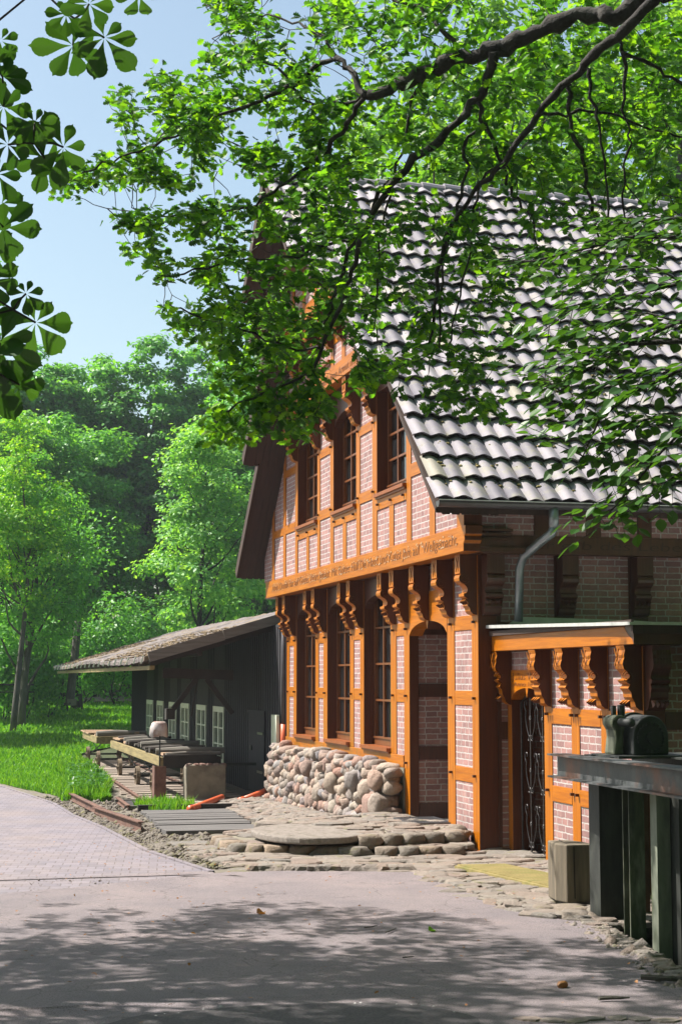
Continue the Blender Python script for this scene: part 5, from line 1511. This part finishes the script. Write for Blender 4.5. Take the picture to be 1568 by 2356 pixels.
A, B, Cc, Y_, LIT = FORL
rowb = [(-5.2, 68, 20.6, 3.4, A), (-1.6, 70, 21.0, 3.2, A), (1.6, 72, 21.5, 3.3, A), (5.0, 70, 21.6, 3.2, Cc), (8.6, 71, 22.4, 3.5, A), (12.5, 72, 22.5, 3.5, Cc), (16.5, 70, 21, 3.5, A)]
labs = ['tall oak at the left end of the back row, its top beside the chestnut leaves', 'tall dark oak in the back row under the lowest chestnut leaf', 'round topped oak in the back row above the light alder, left of the skyline step',
        'tall oak in the back row where the skyline steps up', 'highest oak of the back row beside the overhanging oak boughs', 'tall tree of the back row mostly hidden behind the house gable', 'tall tree of the back row hidden behind the house roof']
for i, (x, y, top, R, mt) in enumerate(rowb):
    tree(x, y, top, R + .5, 4.5, mt, labs[i], 230, 120, .29, 40 + i, .28, .12)
rowm = [(-4.0, 58, 16.0, 2.9, B, 'broadleaf tree in the middle row behind the yellow tipped larch'), (-.3, 60, 16.6, 2.8, A, 'broadleaf tree in the middle row left of the light alder'), (7.6, 57, 16.6, 3.1, A, 'broadleaf tree in the middle row right of the light alder, by the gable'), (12.0, 56, 16.5, 3.2, Cc, 'broadleaf tree in the middle row hidden behind the shed and gable')]
for i, (x, y, top, R, mt, lb) in enumerate(rowm):
    tree(x, y, top, R + .4, 2.0, mt, lb, 190, 165, .21, 60 + i, .24, .1)
ax_ = at(470, 1500, 64)
tree(ax_[0], ax_[1], 12.9, 3.3, 2.6, B, 'light green alder with slender dark trunk standing before the wood, above the shed roof', 120, 170, .17, 71, .15, .55, clump_r=(.4, .8), bark=BARK)
lx_ = at(60, 1600, 58)
tree(lx_[0] - .1, lx_[1] + 1, 10.8, 2.8, 2.8, A, 'feathery larch with its trunk rising from the left edge of the lawn', 150, 180, .15, 72, .16, .35, clump_r=(.35, .7), name='larch')
tree(lx_[0] - .5, lx_[1] - 1.2, 11.6, 2.0, 4.0, Y_, 'yellow green young larch whose lit tips rise at the left picture edge', 100, 170, .14, 73, .12, .3, clump_r=(.3, .6), name='larch')
p_ = at(-30, 700, 46)
tree(p_[0] - .6, p_[1], 15.0, 1.25, 9.8, Y_, 'thin airy birch top peeping in at the left edge behind the chestnut leaves', 22, 60, .12, 74, .1, .2, clump_r=(.25, .5), name='birch')
# two trees outside the frame whose shade falls over the end of the lawn
tree(-8.2, 37, 10, 2.6, 3.0, Cc, 'tree left of the view whose shade falls over the end of the lawn', 60, 90, .26, 76, .25)
# dark trunks and undergrowth under the wood
for i, (px, lb, r_) in enumerate(((150, 'dark straight trunk left of the leaning post', .16), (178, 'thick dark trunk just right of the leaning post', .26), (12, 'thin dark trunk at the left picture edge behind the bench', .12))):
    b0 = at(px, 1600, 66 + i); t = thing('bare_trunk', (b0[0], b0[1], gh(b0[0], b0[1])), lb, 'tree', 'dark trunks at the wood edge')
    m = MB(); m.tube([(b0[0], b0[1], gh(b0[0], b0[1]) - .1), (b0[0] - .2, b0[1], 3.5), (b0[0] - .35, b0[1], 8)], [r_, r_ * .85, r_ * .6], 9); m.build('trunk', BARK, t, True)
    m2 = np.random.RandomState(i); Cq = np.array([b0[0] - .3, b0[1], 7.6]) + m2.randn(900, 3) * np.array([.9, .9, .8]); quad_leaves('crown', Cq, m2.randn(900, 3) + np.array([0, 0, 1.]), .12 + .1 * m2.rand(900), Cc, t, i)
rs = np.random.RandomState(90)
ORD = 'first second third fourth fifth sixth seventh eighth ninth tenth eleventh twelfth thirteenth fourteenth fifteenth'.split()
for i in range(15):
    px = (8, 34, 60, 86, 112, 150, 190, 215, 240, 265, 290, 320, 355, 400, 440)[i]; dep = (61, 64, 62, 66, 63, 80, 70, 76, 84, 70, 80, 72, 82, 74, 78)[i]
    q = at(px, 1600, dep); g0 = gh(q[0], q[1]); hgt = rs.uniform(3.2, 4.4) if i < 5 else rs.uniform(2.2, 3.6) if i < 9 else rs.uniform(3.5, 5)
    t = thing('bush', (q[0], q[1], g0), 'leafy bush under the wood, %s from the left picture edge' % ORD[i], 'bush', 'bushes under the wood')
    k = 2600; u = rs.randn(k, 3); u /= np.linalg.norm(u, axis=1, keepdims=True); Cq = np.array([q[0], q[1], g0 + hgt * .55]) + u * (rs.rand(k, 1) ** .5) * np.array([1.5, 1.3, hgt * .55])
    quad_leaves('foliage', Cq, u + rs.randn(k, 3) * .6 + np.array([0, 0, .5]), .11 + .12 * rs.rand(k), (Cc, A, Cc)[i % 3], t, i)
    m = MB()
    for s in range(4): m.tube(wander((q[0], q[1], g0 - .05), Cq[s * 7], 4, .08, rs), [.03, .025, .02, .015, .01], 5)
    m.build('stem', BARK, t)
# bright trees behind the house roof
for i, (px, dep, top, R, lb) in enumerate(((930, 52, 21.0, 4.0, 'bright green tree behind the left part of the ridge'), (1130, 46, 23.0, 4.6, 'bright green tree with a visible trunk behind the middle of the ridge'), (1390, 50, 24, 4.8, 'bright green tree behind the right part of the ridge'), (1600, 44, 24, 4.6, 'bright green tree at the right picture edge behind the roof'))):
    q = at(px, 600, dep)
    tree(q[0], q[1], top, R, 7.5, LIT, lb, 120, 150, .21, 80 + i, .3, .1, group='bright trees behind the house', clump_r=(.5, 1.0))

# ------------------------------------------------------------------ the overhanging oak
oak = thing('oak_tree', (3.9, -10.2, 0), 'big oak whose dark boughs and lobed leaves hang over the house roof from the right', 'tree')
rso = np.random.RandomState(33)
LIMBS = [
 # (pixel points, depth start, depth end, radius start m, radius end m)
 ([(1500,-25),(1414,38),(1374,30),(1284,52),(1214,80),(1144,113),(1064,128),(984,165),(909,200),(845,217)], 11.6, 12.4, .085, .052),
 ([(845,217),(815,175),(784,140),(735,145),(675,190),(600,230),(475,278),(380,325),(300,358),(215,390),(130,425)], 12.4, 13.6, .036, .006),
 ([(845,217),(812,262),(784,305),(740,352),(670,410),(615,445),(575,478),(450,490),(350,508)], 12.4, 13.4, .030, .006),
 ([(1134,120),(1124,175),(1099,225),(1034,300),(934,392),(874,465),(829,540),(809,625),(784,700),(740,800),(690,870),(600,905),(510,945)], 12.0, 13.0, .050, .008),
 ([(934,392),(880,430),(850,500),(790,600),(770,690),(745,760)], 12.6, 12.9, .028, .010),
 ([(1520,-20),(1434,68),(1384,105),(1349,150),(1309,185),(1234,265),(1159,375),(1090,440),(1024,550),(1000,700),(985,810)], 11.3, 12.4, .055, .010),
 ([(1309,185),(1308,240),(1315,300),(1342,360),(1352,430),(1368,500),(1370,560)], 11.9, 12.2, .026, .010),
 ([(1100,228),(1112,290),(1150,360),(1170,420),(1192,470),(1225,515),(1240,600)], 12.1, 12.3, .024, .008),
 ([(1112,290),(1070,330),(1070,400),(1050,500),(1020,600),(1015,700),(1010,800)], 12.2, 12.5, .020, .008),
 ([(1424,85),(1436,150),(1438,250),(1448,330),(1430,420),(1438,520)], 11.7, 12.0, .018, .007),
 ([(1352,150),(1365,250),(1384,330),(1396,480),(1405,560)], 11.9, 12.0, .018, .007),
 ([(1159,375),(1120,400),(1090,480),(1080,580),(1060,680),(1030,800)], 12.3, 12.6, .018, .006),
 ([(784,140),(740,90),(700,60),(640,40),(560,30)], 12.7, 13.6, .022, .006),
 ([(1064,128),(1010,60),(960,20),(900,0),(860,-30)], 12.3, 12.9, .026, .012),
 ([(844,215),(790,240),(700,230),(640,160),(560,120),(520,70)], 12.5, 13.3, .02, .006),
 ([(829,540),(760,560),(680,590),(560,600),(450,620),(360,640)], 12.9, 13.3, .018, .006),
 ([(740,800),(660,800),(560,760),(460,730),(390,700)], 13.0, 13.4, .016, .006),
 ([(1430,120),(1500,150),(1560,190),(1620,230)], 11.7, 12.2, .02, .01),
 ([(1240,265),(1300,260),(1400,260),(1500,300),(1600,330)], 12.0, 12.4, .018, .008),
 ([(984,165),(950,230),(930,330),(900,420),(880,520),(872,640),(860,760)], 12.4, 13.2, .018, .006),
]
m = MB(); SK = []
for pts, d0, d1, r0, r1 in LIMBS:
    n_ = len(pts); P3 = [Vector(at(px, py, d0 + (d1 - d0) * i / (n_ - 1))) for i, (px, py) in enumerate(pts)]
    # Catmull-Rom with a little crookedness
    out = []
    for i in range(n_ - 1):
        p0 = P3[max(i-1, 0)]; p1 = P3[i]; p2 = P3[i+1]; p3 = P3[min(i+2, n_-1)]
        for k in range(4):
            t = k / 4
            q = .5 * ((2*p1) + (p2-p0)*t + (2*p0-5*p1+4*p2-p3)*t*t + (3*p1-p0-3*p2+p3)*t*t*t)
            out.append(q + Vector(rso.randn(3)) * .012)
    out.append(P3[-1]); L_ = len(out)
    r0 *= .82
    m.tube(out, [(r0 + (r1 - r0) * (i / (L_ - 1)) ** .8) * (1 + .12 * rso.randn()) for i in range(L_)], 8)
    for q in out: SK.append(np.array(q))
# trunk standing right of the view on the far bank of the race, joined to the two limbs
tr = [(3.9, -10.2, -.1), (3.85, -10.2, 2.5), (3.7, -10.1, 5), (3.3, -10.0, 7), (2.6, -9.8, 8.4)]
m.tube(tr, [.42, .34, .30, .26, .20], 14)
for s in (at(1500, -25, 11.6), at(1520, -20, 11.3)):
    m.tube([Vector(tr[-1]), (Vector(tr[-1]) + Vector(s)) / 2 + Vector((0, 0, .25)), Vector(s)], [.16, .12, .085], 10)
m.build('boughs', BARK, oak, True)

def inpoly(px, py, poly):
    c = False; n_ = len(poly); j = n_ - 1
    for i in range(n_):
        xi, yi = poly[i]; xj, yj = poly[j]
        if (yi > py) != (yj > py) and px < (xj - xi) * (py - yi) / (yj - yi) + xi: c = not c
        j = i
    return c
OAKP = [  # polygon, clusters per 10 000 px2, depth range
 ([(480,-60),(470,20),(540,90),(620,130),(760,175),(900,300),(1100,380),(1300,430),(1640,420),(1640,-60)], 19, (12.0, 14.6)),
 ([(620,120),(760,170),(900,300),(820,400),(700,440),(610,420),(520,400),(430,425),(330,400),(290,330),(235,245),(240,212),(340,160),(440,175),(480,130),(500,90)], 28, (12.6, 14.0)),
 ([(108,435),(135,412),(240,355),(330,345),(400,400),(420,425),(300,425),(215,415),(150,450)], 45, (13.3, 13.9)),
 ([(268,500),(330,480),(430,465),(560,460),(640,420),(800,430),(900,600),(820,700),(600,720),(430,680),(355,645),(330,600),(300,590),(275,540)], 26, (12.6, 13.8)),
 ([(365,705),(430,680),(600,690),(850,690),(890,800),(860,880),(770,930),(700,1020),(600,1045),(480,1010),(500,900),(490,810),(385,750)], 29, (12.6, 13.9)),
 ([(640,420),(900,300),(1640,420),(1640,560),(1500,620),(1180,700),(1000,700),(900,900),(850,860),(830,700)], 8.5, (12.0, 13.4)),
 ([(850,860),(1000,690),(1180,690),(1210,760),(1160,850),(1060,900),(1020,945),(960,925),(900,910)], 12, (12.2, 13.2)),
 ([(1000,930),(1060,900),(1160,890),(1150,960),(1080,955),(1020,960)], 14, (12.2, 12.9)),
]
CL = []
for poly, dens, (da, db) in OAKP:
    xs = [p[0] for p in poly]; ys = [p[1] for p in poly]; area = (max(xs) - min(xs)) * (max(ys) - min(ys))
    for _ in range(int(area * dens / 10000)):
        px, py = rso.uniform(min(xs), max(xs)), rso.uniform(min(ys), max(ys))
        if not inpoly(px, py, poly): continue
        # keep leaf masses in tiers with gaps between
        g = noise.noise(Vector((px * .011, py * .017, 2.2))) + .5 * noise.noise(Vector((px * .03, py * .04, 7)))
        if g < -.20: continue
        dep = rso.uniform(da, db)
        if py < 860 and px < 900 and rso.rand() < .38: dep += rso.uniform(1.2, 4.6)
        CL.append((at(px, py, dep)))
CL = np.array(CL)
sk = np.array(SK); d0 = np.array([np.min(np.linalg.norm(sk - c, axis=1)) for c in CL]); order = np.argsort(d0)
SKA = np.zeros((len(sk) + len(CL) * 6, 3)); SKA[:len(sk)] = sk; ns = len(sk)
m = MB(); LC = []; LD = []; LN = []
for idx in order:
    c = CL[idx]; dd = np.linalg.norm(SKA[:ns] - c, axis=1); j = int(np.argmin(dd)); s = SKA[j].copy()
    pts = wander(s, c, 4, .10, rso, .04); L_ = dd[j]
    r0 = min(.010, .0035 + .004 * L_); m.tube(pts, [r0, r0 * .85, r0 * .7, r0 * .6, r0 * .4], 4, False)
    for q in pts[1:]: SKA[ns] = q; ns += 1
    dirn = (c - s) / (L_ + 1e-6)
    k = rso.randint(8, 13)
    for i in range(k):
        a = rso.rand() * 2 * PI
        out = np.array([math.cos(a), math.sin(a), rso.uniform(-.55, .25)]) + dirn * .5
        p = c + (rso.randn(3)) * .045 - dirn * rso.rand() * .12
        LC.append(p); LD.append(out); LN.append(np.array([rso.randn() * .75, rso.randn() * .75 - .25, .9 + .3 * rso.randn()]))
m.build('twigs', BARK, oak)
OAKO = [(0, 0), (.10, .035), (.20, .10), (.27, .22), (.33, .12), (.42, .30), (.50, .33), (.53, .16), (.63, .34), (.72, .33), (.74, .17), (.84, .24), (.93, .16), (1, 0)]
LC = np.array(LC); LD = np.array(LD); LN = np.array(LN); nl = len(LC)
poly_leaves('foliage', LC, LD, LN, .068 + .045 * rso.rand(nl), .070 + .04 * rso.rand(nl), OAKO, OAKL, oak, fold=.25, curl=.18)
print('oak leaves', nl)

# ------------------------------------------------------------------ beech branches at the right
bee = thing('beech_tree', (3.6, -13.2, 0), 'beech whose flat sprays of oval leaves hang in from the right before the roof', 'tree')
rsb = np.random.RandomState(44)
BL = [([(1700,560),(1568,545),(1450,545),(1330,575),(1230,600),(1150,600)], 9.0, .014),
      ([(1700,640),(1568,650),(1450,680),(1330,700),(1250,760)], 8.6, .012),
      ([(1700,700),(1560,740),(1450,790),(1350,850),(1290,900),(1240,860)], 8.3, .012),
      ([(1700,800),(1568,850),(1460,900),(1380,960),(1340,1050),(1280,1000)], 8.0, .012),
      ([(1700,920),(1600,960),(1520,1040),(1470,1100),(1410,1170),(1370,1200)], 7.8, .010),
      ([(1450,790),(1380,800),(1300,830),(1240,855)], 8.4, .006),
      ([(1700,480),(1568,500),(1460,510),(1380,520)], 9.2, .010),
      ([(1700,1010),(1620,1040),(1560,1100),(1500,1140),(1440,1180)], 7.7, .008),
      ([(1568,650),(1500,610),(1420,620),(1330,640),(1270,680)], 8.8, .008),
      ([(1560,740),(1490,720),(1400,740),(1310,760)], 8.5, .008),
      ([(1568,850),(1500,850),(1420,870),(1350,910),(1300,960)], 8.2, .008),
      ([(1600,960),(1540,950),(1470,970),(1420,1010),(1380,1060)], 8.0, .008)]
m = MB(); C_=[]; D_=[]; N_=[]
tips = []
for pts, dep, r0 in BL:
    P3 = [np.array(at(px, py, dep + .12 * i)) for i, (px, py) in enumerate(pts)]
    m.tube([Vector(p) for p in P3], [r0 * (1 - .75 * i / (len(P3)-1)) for i in range(len(P3))], 6)
    tips.append(P3[0])
    for a, b in zip(P3, P3[1:]):
        seg = b - a; L_ = np.linalg.norm(seg); sd = np.cross(seg / L_, [0, 0, 1]); sd /= np.linalg.norm(sd)
        kk = max(2, int(L_ / .036))
        for i in range(kk):
            # side twig with leaves in a flat spray
            p = a + seg * i / kk; s = 1 if i % 2 else -1
            tl = rsb.uniform(.08, .34); e = p + (seg / L_ * .7 + sd * s * .8 + np.array([0, 0, rsb.uniform(-.35, .05)])) * tl
            m.tube([Vector(p), Vector((p + e) / 2 + np.array([0, 0, .006])), Vector(e)], [.003, .002, .0015], 4, False)
            td = (e - p) / np.linalg.norm(e - p); ts = np.cross(td, [0, 0, 1]); ts /= np.linalg.norm(ts) + 1e-6
            nlf = max(1, int(tl / .045))
            for q in range(nlf + 1):
                if rsb.rand() < .18: continue
                pp = p + (e - p) * (q + .6) / (nlf + .6); ss = 1 if q % 2 else -1
                C_.append(pp); D_.append(td * .6 + ts * ss * (.9 if q < nlf else .05) + np.array([0, 0, -.12 + .1 * rsb.randn()])); N_.append(np.array([.35 * rsb.randn(), .35 * rsb.randn() - .15, 1.]))
m.tube([(3.6, -13.2, -.1), (3.5, -13.1, 3), (3.2, -12.9, 6)], [.3, .24, .18], 12)
for q in tips: m.tube([Vector((3.3, -12.95, min(5.9, q[2] + .6))), Vector((q + np.array([3.3, -12.95, q[2] + .5])) / 2), Vector(q)], [.05, .03, .014], 7)
m.build('branches', BARK, bee, True)
nb_ = len(C_); BO = [(0, 0), (.06, .04), (.25, .36), (.5, .5), (.75, .36), (.92, .12), (1, 0)]
poly_leaves('foliage', np.array(C_), np.array(D_), np.array(N_), .068 + .028 * rsb.rand(nb_), .050 + .016 * rsb.rand(nb_), BO, BEECHL, bee, fold=.12, curl=.12)
print('beech leaves', nb_)

# ------------------------------------------------------------------ the horse chestnut at the left
che = thing('chestnut_tree', (-10.6, -6.5, 0), 'horse chestnut whose big fingered leaves hang into the upper left corner and shade the road', 'tree')
rsc = np.random.RandomState(55)
CH = [(152,32,48),(205,8,62),(320,-12,58),(168,104,80),(240,86,82),(6,176,68),(2,92,40),(80,282,52),(18,332,66),(103,364,72),(146,338,86),(8,245,84),(-6,400,60),(2,470,60),(8,522,84),(60,675,46),(82,742,96),(0,790,95),(-4,862,92),(45,885,60),(-20,560,80),(-25,640,70),(-30,150,80),(-30,820,90)]
C_=[];D_=[];N_=[];L1=[];W1=[]; m = MB()
camv = lambda p: (CAM - p) / np.linalg.norm(CAM - p)
cen = []
for i, (px, py, r_) in enumerate(CH):
    dep = 7.4 + .25 * rsc.randn() * .5; p = at(px, py, dep); Rm = r_ / FP * dep
    n0 = camv(p) + np.array([0, 0, -.2]) + rsc.randn(3) * .22; n0 /= np.linalg.norm(n0)
    dn = np.array([0, 0, -1.]) + rsc.randn(3) * .3; dn -= n0 * dn.dot(n0); dn /= np.linalg.norm(dn); sd = np.cross(n0, dn)
    cen.append(p)
    for k, a in enumerate((-150, -100, -52, 0, 50, 98, 150)):
        a = math.radians(a + rsc.uniform(-9, 9)); s = (.55, .85, 1, 1.02, 1, .85, .6)[k] * rsc.uniform(.85, 1.1)
        d = dn * math.cos(a) + sd * math.sin(a) + n0 * rsc.uniform(-.25, .1)
        C_.append(p + d * .006); D_.append(d); N_.append(n0 + rsc.randn(3) * .22); L1.append(Rm * s * 1.08); W1.append(Rm * s * .60)
for pl, dep in (([(90,-30),(150,28),(172,42),(200,62),(240,86)], 7.4), ([(172,42),(170,75),(168,104)], 7.4), ([(172,42),(195,25),(205,8)], 7.4), ([(-40,250),(20,300),(58,328),(80,330),(103,364)], 7.4), ([(80,330),(120,328),(146,338)], 7.45), ([(80,330),(78,305),(80,282)], 7.4), ([(58,328),(18,332)], 7.4),
                ([(-40,640),(-5,690),(30,712),(82,742)], 7.4), ([(30,712),(45,690),(60,675)], 7.4), ([(-40,730),(30,712)], 7.4), ([(-40,120),(6,176),(8,245)], 7.4), ([(-40,480),(8,522)], 7.4), ([(-40,840),(45,885)], 7.4), ([(90,-30),(320,-12)], 7.4), ([(-40,780),(0,790),(-4,862)], 7.4)):
    m.tube([Vector(at(x, y, dep)) for x, y in pl], [.005] * len(pl), 6)
# crown outside the frame, left of the lane
ctr = np.array([-9.8, -5.3, 8.6])
def leftlim(y): return -6.7 + .02 * (y + 19.7) - .30
cc = []
while len(cc) < 128:
    u = rsc.randn(3); u /= np.linalg.norm(u); q = ctr + u * rsc.rand() ** .45 * np.array([3.5, 4.4, 3.0])
    if q[0] < leftlim(q[1]) - .55: cc.append(q)
for q in cc:
    k = 13
    for j in range(k):
        p = q + rsc.randn(3) * np.array([.32, .32, .22])
        if p[0] > leftlim(p[1]) or (p[0] > -7.35 and rsc.rand() < .75): continue
        n0 = np.array([rsc.randn() * .4, rsc.randn() * .4, 1.]); n0 /= np.linalg.norm(n0); dn = rsc.randn(3); dn -= n0 * dn.dot(n0); dn /= np.linalg.norm(dn); sd = np.cross(n0, dn)
        for k2 in range(5):
            a = k2 * 2 * PI / 5 + rsc.uniform(-.2, .2); d = dn * math.cos(a) + sd * math.sin(a) - n0 * .25
            C_.append(p); D_.append(d); N_.append(n0 + rsc.randn(3) * .15); L1.append(.19 * rsc.uniform(.8, 1.2)); W1.append(.09)
CO = [(0, 0), (.14, .05), (.28, .14), (.40, .25), (.50, .345), (.53, .36), (.60, .44), (.63, .43), (.70, .495), (.73, .475), (.80, .475), (.83, .44), (.89, .38), (.91, .33), (.955, .21), (.97, .10), (1.05, 0)]
poly_leaves('foliage', np.array(C_), np.array(D_), np.array(N_), np.array(L1), np.array(W1), CO, CHESTL, che, fold=.18, curl=.10)
tk = [(-10.6, -6.5, -.1), (-10.5, -6.4, 3), (-10.2, -6.0, 6), (-9.9, -5.2, 9), (-9.7, -4.8, 11)]
m.tube(tk, [.34, .28, .22, .13, .05], 12)
for q in cc[::5]:
    i = int(np.clip(q[2] / 3 - .6, 1, 3)); pts = wander(tk[i], q, 5, .06, rsc); m.tube([Vector(p) for p in pts], [.07, .055, .04, .03, .02, .012], 6)
for s in ((90, -30), (-40, 250), (-40, 640), (-40, 780), (-40, 120), (-40, 480), (-40, 730), (-40, 840)):
    e = at(s[0], s[1], 7.4); pts = wander((-10.4, -6.3, 4.5 + .2 * rsc.rand()), e, 7, .03, rsc); m.tube([Vector(p) for p in pts], [.04, .03, .025, .02, .016, .012, .008, .005], 6)
m.build('branches', BARK, che, True)
print('objects', len(scene.objects))

# unseen leaf clumps added behind and beside the viewpoint to block sky light
rsw = np.random.RandomState(99); Cs = []; 
for i in range(1300):
    a = rsw.uniform(-.62 * PI, .12 * PI) if i % 4 else rsw.uniform(-1.0 * PI, -.6 * PI)
    r = rsw.uniform(14, 22); c = np.array([2 + r * math.cos(a), -15 + r * math.sin(a) * .95, rsw.uniform(.5, 23)])
    if c[0] < -17 or (c[1] > -9 and c[0] < 19): continue
    if np.linalg.norm(c[:2] - CAM[:2]) < 5: continue
    Cs.append(c + rsw.randn(60, 3) * np.array([1.3, 1.3, .9]))
C = np.concatenate(Cs)
w_ = quad_leaves('sky_blocking_leaves', C, rsw.randn(len(C), 3), .55 + .3 * rsw.rand(len(C)), Cc, None, 5)
tag(w_, 'unseen leaf clumps added behind the viewpoint to block sky light', kind='stuff')

Cs = [np.array([rsw.uniform(-14, 34), rsw.uniform(84, 92), rsw.uniform(2, 17)]) + rsw.randn(70, 3) * np.array([1.4, 1.2, 1.0]) for _ in range(420)]
C = np.concatenate(Cs)
tag(quad_leaves('far_wood', C, rsw.randn(len(C), 3) + np.array([0, -.4, .6]), .38 + .2 * rsw.rand(len(C)), Cc, None, 6), 'far mass of the wood filling the gaps between the trunks', kind='stuff')
# unseen upper part of the oak's crown, added to block sky light
Cq = []
for i in range(170):
    c = np.array([rsw.uniform(-.5, 10), rsw.uniform(-17, -3.5), 0]); c[2] = 2.16 + .4166 * (c[1] + 19.7) + rsw.uniform(1.3, 5.5)
    c[2] = max(c[2], 7.5)
    Cq.append(c + rsw.randn(60, 3) * np.array([.7, .7, .4]))
Cq = np.concatenate(Cq); quad_leaves('unseen_upper_crown', Cq, rsw.randn(len(Cq), 3) * .5 + np.array([0, 0, 1.]), .26 + .1 * rsw.rand(len(Cq)), OAKL, oak, 7)

# the summer air between here and the wood
m = MB(); m.box(-144, 144, -64, 142, -3.5, 30); hz_ = m.build('haze', None); hz_['kind'] = 'stuff'; hz_['label'] = 'thin bluish summer haze in front of the wood'
hm = bpy.data.materials.new('thin_haze'); hm.use_nodes = True; hn = hm.node_tree
hn.nodes.remove(hn.nodes['Principled BSDF']); pv = hn.nodes.new('ShaderNodeVolumePrincipled')
pv.inputs['Color'].default_value = (.80, .90, 1, 1); pv.inputs['Density'].default_value = .0004; pv.inputs['Anisotropy'].default_value = .2
hn.links.new(pv.outputs[0], hn.nodes['Material Output'].inputs['Volume']); hz_.data.materials.append(hm)
